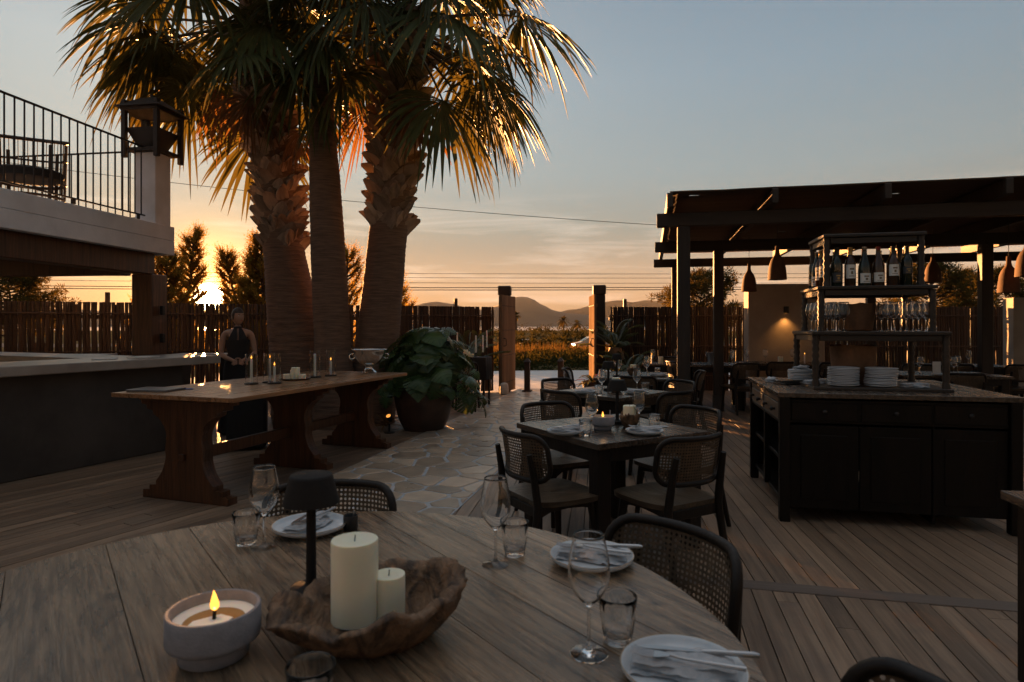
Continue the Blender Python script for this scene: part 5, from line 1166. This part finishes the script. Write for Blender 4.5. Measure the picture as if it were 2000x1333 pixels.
def bottle(shape, glass, foil, lab, labz, labh):
    def f():
        r = thing('wine_bottle', '', 'bottle'); q = {0: [(0, 0), (.036, 0), (.0378, .004), (.0378, .175), (.036, .195), (.022, .222), (.0150, .238), (.0142, .285), (.0155, .287), (.0155, .298), (0, .298)], 1: [(0, 0), (.039, 0), (.0405, .005), (.0405, .135), (.038, .165), (.026, .21), (.0165, .245), (.0145, .285), (.0155, .287), (.0155, .298), (0, .298)]}[shape]
        MB().lathe(q, 24).build('bottle', glass, r, 50); MB().lathe([(.0165, .243), (.0156, .25), (.0148, .286), (.0161, .288), (.0161, .2995), (0, .3)], 16).build('foil', foil, r, 50)
        R_ = q[2][0] + .0006; b = MB(); n = 12; b.add([(R_ * math.sin(a), -R_ * math.cos(a), z) for a in [-1.15 + 2.3 * k / n for k in range(n + 1)] for z in (labz, labz + labh)], [(2 * k, 2 * k + 2, 2 * k + 3, 2 * k + 1) for k in range(n)]); lb = b.build('label', lab, r, fix=False)
        b = MB(); R_ += .0004      # printed mark and lines of small type on the label
        for z0, h, a0, a1 in ((labz + labh * .62, labh * .13, -.42, .42), (labz + labh * .30, labh * .22, -.2, .2), (labz + labh * .14, labh * .05, -.55, .55)):
            b.add([(R_ * math.sin(a), -R_ * math.cos(a), z) for a in [a0 + (a1 - a0) * k / 6 for k in range(7)] for z in (z0, z0 + h)], [(2 * k, 2 * k + 2, 2 * k + 3, 2 * k + 1) for k in range(6)])
        b.build('print', M_ink if lab is M_label else M_foil, lb, fix=False); return r
    return f
BUILD['b0'] = bottle(0, M_bottle, M_black, M_label2, .03, .075); BUILD['b1'] = bottle(0, M_bottle2, M_foil, M_label, .06, .105); BUILD['b2'] = bottle(1, M_bottle, M_steel, M_label, .022, .075); BUILD['b3'] = bottle(1, M_bottle2, M_foilr, M_label, .03, .072); BUILD['b4'] = bottle(0, M_bottle2, M_black, M_label, .075, .085); BUILD['b5'] = bottle(0, M_bottle, M_black, M_label2, .09, .05)
FRONT = [('b0', 'dark bottle with a charcoal label, leftmost in the front row'), ('b1', 'bottle with a tall white label and gold foil, second in the front row'), ('b2', 'bottle with a low white label and silver foil, third in the front row'), ('b3', 'bottle with a red foil cap, fourth in the front row'), ('b4', 'bottle with a picture label high on the body, fifth in the front row'), ('b5', 'dark bottle with a thin dark label, rightmost in the front row')]
for i, (k, lab) in enumerate(FRONT): place(k, S2W(.175 + .098 * i, .105 + .012 * (i % 2), .7855), lab, AD + .1, 'wine bottles on the top shelf', 1.0)
for j in range(4):
    place(('b4', 'b1', 'b2', 'b0')[j], S2W(.105, .12 + .11 * j + .05, .7855), 'bottle in the column along the left side of the top shelf, ' + ('front one', 'second from the front', 'third from the front', 'rearmost')[j], AD - .9, 'wine bottles on the top shelf')
for i in range(6): place(('b1', 'b0', 'b3', 'b5', 'b1', 'b2')[i], S2W(.215 + .098 * i, .235 + .01 * (i % 3), .7855), 'second row bottle peeking out behind the front row, ' + ('leftmost', 'second from left', 'third from left', 'fourth from left', 'fifth from left', 'rightmost')[i], AD + .2, 'wine bottles on the top shelf')
for i in range(5): place(('b2', 'b1', 'b0', 'b4', 'b5')[i], S2W(.24 + .11 * i, .40, .7855), 'back row bottle on the top shelf, ' + ('leftmost', 'second from left', 'middle', 'fourth from left', 'rightmost')[i], AD, 'wine bottles on the top shelf')
p = G(1674, 757, IT + .024); stack(S2W(.215, .08, .0245), 11, lambda k, n: nth(k, n, 'left front stack under the tower'), 'plates stacked on the island', 1.12, (-.0, 0))
stack(S2W(.47, .08, .0245), 11, lambda k, n: nth(k, n, 'right front stack under the tower'), 'plates stacked on the island', 1.12, (.0012, 0))
stack(S2W(.02, .52, .0245), 7, lambda k, n: nth(k, n, 'back left stack under the tower'), 'plates stacked on the island', 1.12); stack(I2W(.20, .14, .135), 14, lambda k, n: nth(k, n, 'stack inside the island'), 'plates stacked on the island', 1.05)
place('napkin', S2W(.70, .06, .0235), 'folded white napkin right of the plate stacks on the island', AD, GN); place('napkin', S2W(.05, .22, .0235), 'crumpled napkin left of the plate stacks on the island', .4, GN); place('napkin', S2W(.02, .52, .113), 'napkin lying on the back left plate stack', .7, GN); place('napkin', I2W(.12, .98, IT - .002), 'white napkin at the back left corner of the island', 1.0, GN)
r = thing('cutlery_tray', 'black cutlery tray on the island beside the tower', 'tray', I2W(.20, .70, IT), AD + .5); MB().box((0, 0, .008), (.2, .14, .012), .003).build('tray', M_black, r)
for k in range(4): MB().tube([(-.08, -.05 + .033 * k, .02), (.08, -.05 + .033 * k, .02)], .006, 6).build('handle', M_black, r)
# ================================================================ pergola
PO = Vector((2.16, 7.86, 0)); r = thing('pergola', 'dark timber pergola with a reed mat roof over the right hand tables', 'pergola', PO, AD)
PLX = 8.4; BY = (0, 2.75, 5.6)
for y in BY: MB().box((PLX / 2 - .28, y, 2.745), (PLX + .1, .11, .17), .008).build('beam', M_pergx, r)
for x, y in ((0, 0), (3.9, 0), (7.6, 0), (.70, 2.75), (4.6, 2.75), (7.7, 2.75), (.12, 5.6), (3.9, 5.6)):
    MB().box((x, y, 1.46), (.155, .155, 2.4), .008).build('post', M_perg, r); MB().box((x, y, .13), (.17, .17, .26), .006).build('plinth', M_concrete, r)
XR = [-.18 + 1.18 * k for k in range(8)]
for x in XR: MB().box((x, 2.8, 2.92), (.07, 6.5, .17), .006).build('rafter', M_perg, r)
for a, c in zip(XR, XR[1:]):
    b = MB(); n, m = 10, 64; vs = []; fs = []                       # one bay of reed matting, sagging between its rafters
    for j in range(m + 1):
        for i in range(n + 1): t = i / n; vs.append((a + .001 + (c - a - .002) * t, -.42 + 6.5 * j / m, 3.028 - .003 * math.sin(PI * t) * (1 + .3 * noise.noise(Vector((a, j * .3, 1)))) + .005 * noise.noise(Vector((t * 3, j * .7, a)))))
    for j in range(m):
        for i in range(n):
            if R.random() < .003: continue
            q = j * (n + 1) + i; fs.append((q, q + 1, q + n + 2, q + n + 1))
    o = b.add(vs, fs).build('reed_mat', M_reed, r, 180); md = o.modifiers.new('thick', 'SOLIDIFY'); md.thickness = .018
def pendant():
    r = thing('pendant_lamp', '', 'lamp'); MB().lathe(smoothpts([(.125, 0), (.128, .01), (.122, .10), (.105, .22), (.075, .30), (.042, .35), (.030, .40), (.028, .47), (.022, .485)], 3) + [(0, .485), (0, .47)] + smoothpts([(.018, .46), (.028, .37), (.065, .295), (.095, .21), (.113, .09), (.118, 0)], 3), 32, close=False).build('shade', M_terra, r, 60)
    MB().tube([(0, 0, .48), (0, 0, 1.0)], .004, 5).build('cord', M_cable, r); MB().lathe(smoothpts([(0, .06), (.03, .075), (.035, .11), (.018, .15), (.012, .2), (0, .2)], 2), 14).build('bulb', M_white, r, 60); return r
BUILD['pendant'] = pendant
for px, py, Y, lab in ((1518, 547, 8.9, 'clay pendant lamp hanging left of the shelf tower, the larger one'), (1463, 570, 10.9, 'clay pendant lamp above the ice bucket table, the smaller one'), (1822, 553, 10.3, 'clay pendant lamp half hidden by the shelf tower'), (1970, 572, 8.3, 'clay pendant lamp near the right edge of the picture'), (2006, 541, 7.9, 'clay pendant lamp cut by the right edge of the picture')):
    p = atY(px, py, Y); o = place('pendant', p, lab, 0, 'clay pendant lamps'); h = 3.0 - p.z
    for ch in o.children:
        if ch.name.startswith('cord'): ch.scale = (1, 1, 1); ch.data = ch.data.copy(); [setattr(v, 'co', Vector((v.co.x, v.co.y, v.co.z if v.co.z < .6 else h))) for v in ch.data.vertices]
def garden_wall(label, c, sx, sy, h, rz):
    o = MB().box((0, 0, h / 2), (sx, sy, h), .012).build('garden_wall', M_plaster, loc=c, rz=rz); return tag(o, label, 'wall', 'pale rendered wall pieces')
garden_wall('pale rendered wall piece with a glowing wall light under the pergola', (5.35, 12.3, -.05), 1.45, .3, 2.28, AD * .3); garden_wall('pale rendered wall piece at the far right edge', (9.95, 12.0, -.05), .8, .3, 2.0, AD * .3)
q = Vector((5.3, 12.12, 1.72)); r = thing('wall_light', 'small black wall light throwing orange light down the pale wall', 'lamp', q, AD * .3)
MB().lathe([(0, 0), (.05, 0), (.05, .13), (0, .13)], 16, TR(0, -.065, -.065)).build('housing', M_iron, r, 40); MB().lathe([(0, 0), (.04, 0)], 14, TR(0, -.065, -.068)).build('lens', M_glow, r)
l = bpy.data.lights.new('bulb', 'SPOT'); l.energy = 1.6; l.color = (1, .42, .10); l.spot_size = rad(110); l.spot_blend = .9; l.shadow_soft_size = .03; lo = bpy.data.objects.new('bulb', l); COL.objects.link(lo); lo.parent = r; lo.location = (0, -.065, -.09)
# ================================================================ by the gate
for x, y, lab in ((.325, 13.35, 'dark square bollard in the gateway, left'), (1.06, 13.6, 'dark square bollard in the gateway, right')):
    r = thing('bollard', lab, 'bollard', (x, y, 0), AD, 'bollards in the gateway'); MB().box((0, 0, .32), (.115, .115, .64), .006).build('shaft', M_perg, r); MB().box((0, 0, .02), (.19, .19, .04), .006).build('foot', M_perg, r); MB().add(frus(.075, .012, .64, .72), FQ).build('cap', M_perg, r)
tag(MB().lathe(smoothpts([(0, 0), (.075, 0), (.085, .06), (.082, .16), (.06, .225), (0, .24)], 3), 14, rf=lambda a, z: 1 + .08 * math.sin(2 * a + 1) + .04 * math.sin(5 * a)).build('stone', M_pale, loc=(-.16, 12.85, .005), smooth=60), 'pale boulder holding the left gate leaf open', 'stone')
BT = Vector((-.72, 11.0, 0)); r = thing('console_table', 'narrow table under a black cloth with white candles by the gate', 'table', BT, AD)
MB().box((0, 0, .845), (.62, .42, .04), .004).build('tabletop', M_dark, r)
for sx in (-1, 1):
    for sy in (-1, 1): MB().box((sx * .28, sy * .18, .41), (.035, .035, .82), .003).build('leg', M_iron, r)
b = MB(); vs = []; n = 64
for z, k, w in ((.868, 1.0, 0), (.862, 1.02, 0), (.72, 1.03, .012), (.48, 1.05, .03)):
    for i in range(n):
        t = i / n * 4; s, u = int(t), t - int(t); x, y = ((-1 + 2 * u, -1), (1, -1 + 2 * u), (1 - 2 * u, 1), (-1, 1 - 2 * u))[s]; q = 1 + w * 2.2 * math.sin(i * 1.18); vs.append((x * .315 * k * q, y * .215 * k * q, z))
fs = [(j * n + i, j * n + (i + 1) % n, (j + 1) * n + (i + 1) % n, (j + 1) * n + i) for j in range(3) for i in range(n)] + [tuple(range(n))]
tag(b.add(vs, fs).build('tablecloth', M_cloth, loc=BT, rz=AD, smooth=50), 'black cloth draped over the narrow candle table', 'tablecloth')
def candlestick():
    r = thing('candlestick', '', 'candle holder'); MB().lathe([(0, 0), (.045, 0), (.045, .006), (.008, .012), (.008, .10), (.018, .11), (.018, .13), (0, .13)], 16).build('stick', M_iron, r, 40); return r
BUILD['candlestick'] = candlestick
for x, y, hz, lab in ((-.24, -.05, 1.0, 'left'), (.12, -.12, .6, 'front, lower'), (.2, .06, .6, 'right, lower'), (.26, .1, 1.25, 'right, tallest')):
    p = BT + Matrix.Rotation(AD, 3, 'Z') @ Vector((x, y, .869)); o = place('candlestick', p, 'thin black candlestick on the black cloth, ' + lab, 0, 'black candlesticks'); o.scale = (1, 1, hz); place('taper_long', p + Vector((0, 0, .13 * hz - .002)), 'tall white taper on the black candlestick, ' + lab, 0, GT)
for i, (x, y, k, lab) in enumerate(((-.05, 0, 'pc_m', 'tallest white pillar candle on the black cloth'), (.02, -.07, 'pc_s', 'middle white pillar candle on the black cloth'), (.09, -.1, 'pc_c', 'lowest white pillar candle on the black cloth'))): place(k, BT + Matrix.Rotation(AD, 3, 'Z') @ Vector((x - .05, y, .869)), lab, 0, 'pillar candles')
chairs('cane chair pushed in beside the black candle table', (-.78, 10.45), (.1, 1)); chairs('cane chair at the left of the black candle table, behind the monstera', (-1.35, 11.0), (1, .1))
tag(MB().box((0, 0, .4), (.42, .3, .78), .03).build('black_box', M_cloth, loc=(-3.05, 7.2, 0.01), rz=.3), 'black box standing on the deck under the long table', 'box')  # plain block for the dark form under the table, purpose not known
# car, utility box
cz = terrain(8.3, 70); r = thing('car', 'silver car driving past beyond the gate, half hidden by the gate leaf', 'car', (8.95, 70, cz), PI + .12)
sidep = smoothpts([(2.1, .35), (2.12, .6), (2.0, .74), (1.25, .92), (.55, 1.38), (-.2, 1.46), (-1.1, 1.42), (-1.75, 1.02), (-2.1, .95), (-2.14, .5), (-2.05, .33)], 3)
MB().prism(sidep, -.82, .82, TR(rx=PI / 2), b=.14).build('body', M_car, r, 50)
for s in (-1, 1):
    MB().prism([(1.12, .94), (.55, 1.30), (-.15, 1.37), (-.15, .94)], -.008, .008, TR(0, s * .80, 0, rx=PI / 2)).build('window', M_dkglass, r); MB().prism([(-.25, .94), (-.25, 1.37), (-1.0, 1.33), (-1.45, 1.02)], -.008, .008, TR(0, s * .80, 0, rx=PI / 2)).build('window', M_dkglass, r)
    for x in (1.32, -1.32):
        w = MB().lathe([(0, -.1), (.2, -.1), (.31, -.1), (.33, -.06), (.33, .06), (.31, .1), (.2, .1), (0, .1)], 20, TR(x, s * .76, .33, rx=PI / 2)).build('wheel', M_rubber, r, 40); MB().lathe([(0, .105), (.2, .105), (.21, .09)], 16, TR(x, s * .76, .33, rx=-s * PI / 2)).build('rim', M_steel, w)
    MB().lathe(smoothpts([(0, .05), (.09, .03), (.12, 0)], 3), 14, TR(2.0, s * .6, .66, ry=PI / 2)).build('headlight', M_plate, r, 60)
MB().add([(1.28, -.62, .93), (1.28, .62, .93), (.60, .56, 1.36), (.60, -.56, 1.36)], [(0, 1, 2, 3)]).build('windscreen', M_dkglass, r, loc=(.015, 0, .01))
r = thing('utility_box', 'small grey roadside utility boxes in the meadow', 'utility box', ((1024.5 - 1000) * 66 / F, 66, terrain(1.3, 66))); 
for s in (-1, 1): MB().box((s * .26, 0, .62), (.46, .3, 1.1), .02).build('cabinet', M_white, r); MB().box((s * .26, 0, .04), (.5, .34, .1), .01).build('plinth', M_concrete, r)
# ================================================================ wires
def wire(label, pts, rr, sag):
    A, B = Vector(pts[0]), Vector(pts[1]); P = [A.lerp(B, k / 24) - Vector((0, 0, sag * 4 * (k / 24) * (1 - k / 24))) for k in range(25)]
    tag(MB().tube([p - A for p in P], rr, 5).build('power_line', M_cable, loc=A), label, 'cable', 'overhead wires')
wire('single wire sagging behind the palms from the terrace to the pergola', (atY(-120, 300, 24), atY(1500, 452, 24)), .011, .35)
for y0, y1, lab, rr in ((556, 552, 'upper of the two thick black power lines above the gate', .04), (561, 556, 'lower of the two thick black power lines above the gate', .04), (526, 528, 'topmost thin power line in the sky above the gate', .022), (534, 536, 'second thin power line in the sky above the gate', .022), (544, 546, 'third thin power line in the sky above the gate', .022)):
    wire(lab, (atY(-300, y0 - 1, 62), atY(2300, y1 + 2, 62)), rr, .4)
# ================================================================ evening haze
b = MB(); x, y0, y1, z0, z1 = 2450, -2450, 2450, -4, 140
b.add([(-x, y0, z0), (x, y0, z0), (x, y1, z0), (-x, y1, z0), (-x, y0, z1), (x, y0, z1), (x, y1, z1), (-x, y1, z1)], [(0, 1, 2, 3), (4, 5, 6, 7), (0, 1, 5, 4), (1, 2, 6, 5), (2, 3, 7, 6), (3, 0, 4, 7)])
hm = bpy.data.materials.new('haze'); hm.use_nodes = True; hn = hm.node_tree; hn.nodes.clear(); ho = hn.nodes.new('ShaderNodeOutputMaterial'); hv = hn.nodes.new('ShaderNodeVolumePrincipled')
hv.inputs['Color'].default_value = (.92, .88, .85, 1); hv.inputs['Density'].default_value = .00005; hv.inputs['Anisotropy'].default_value = .0; hn.links.new(hv.outputs[0], ho.inputs['Volume'])
struct(b.build('haze', hm), 'stuff', 'thin evening haze over the plain')
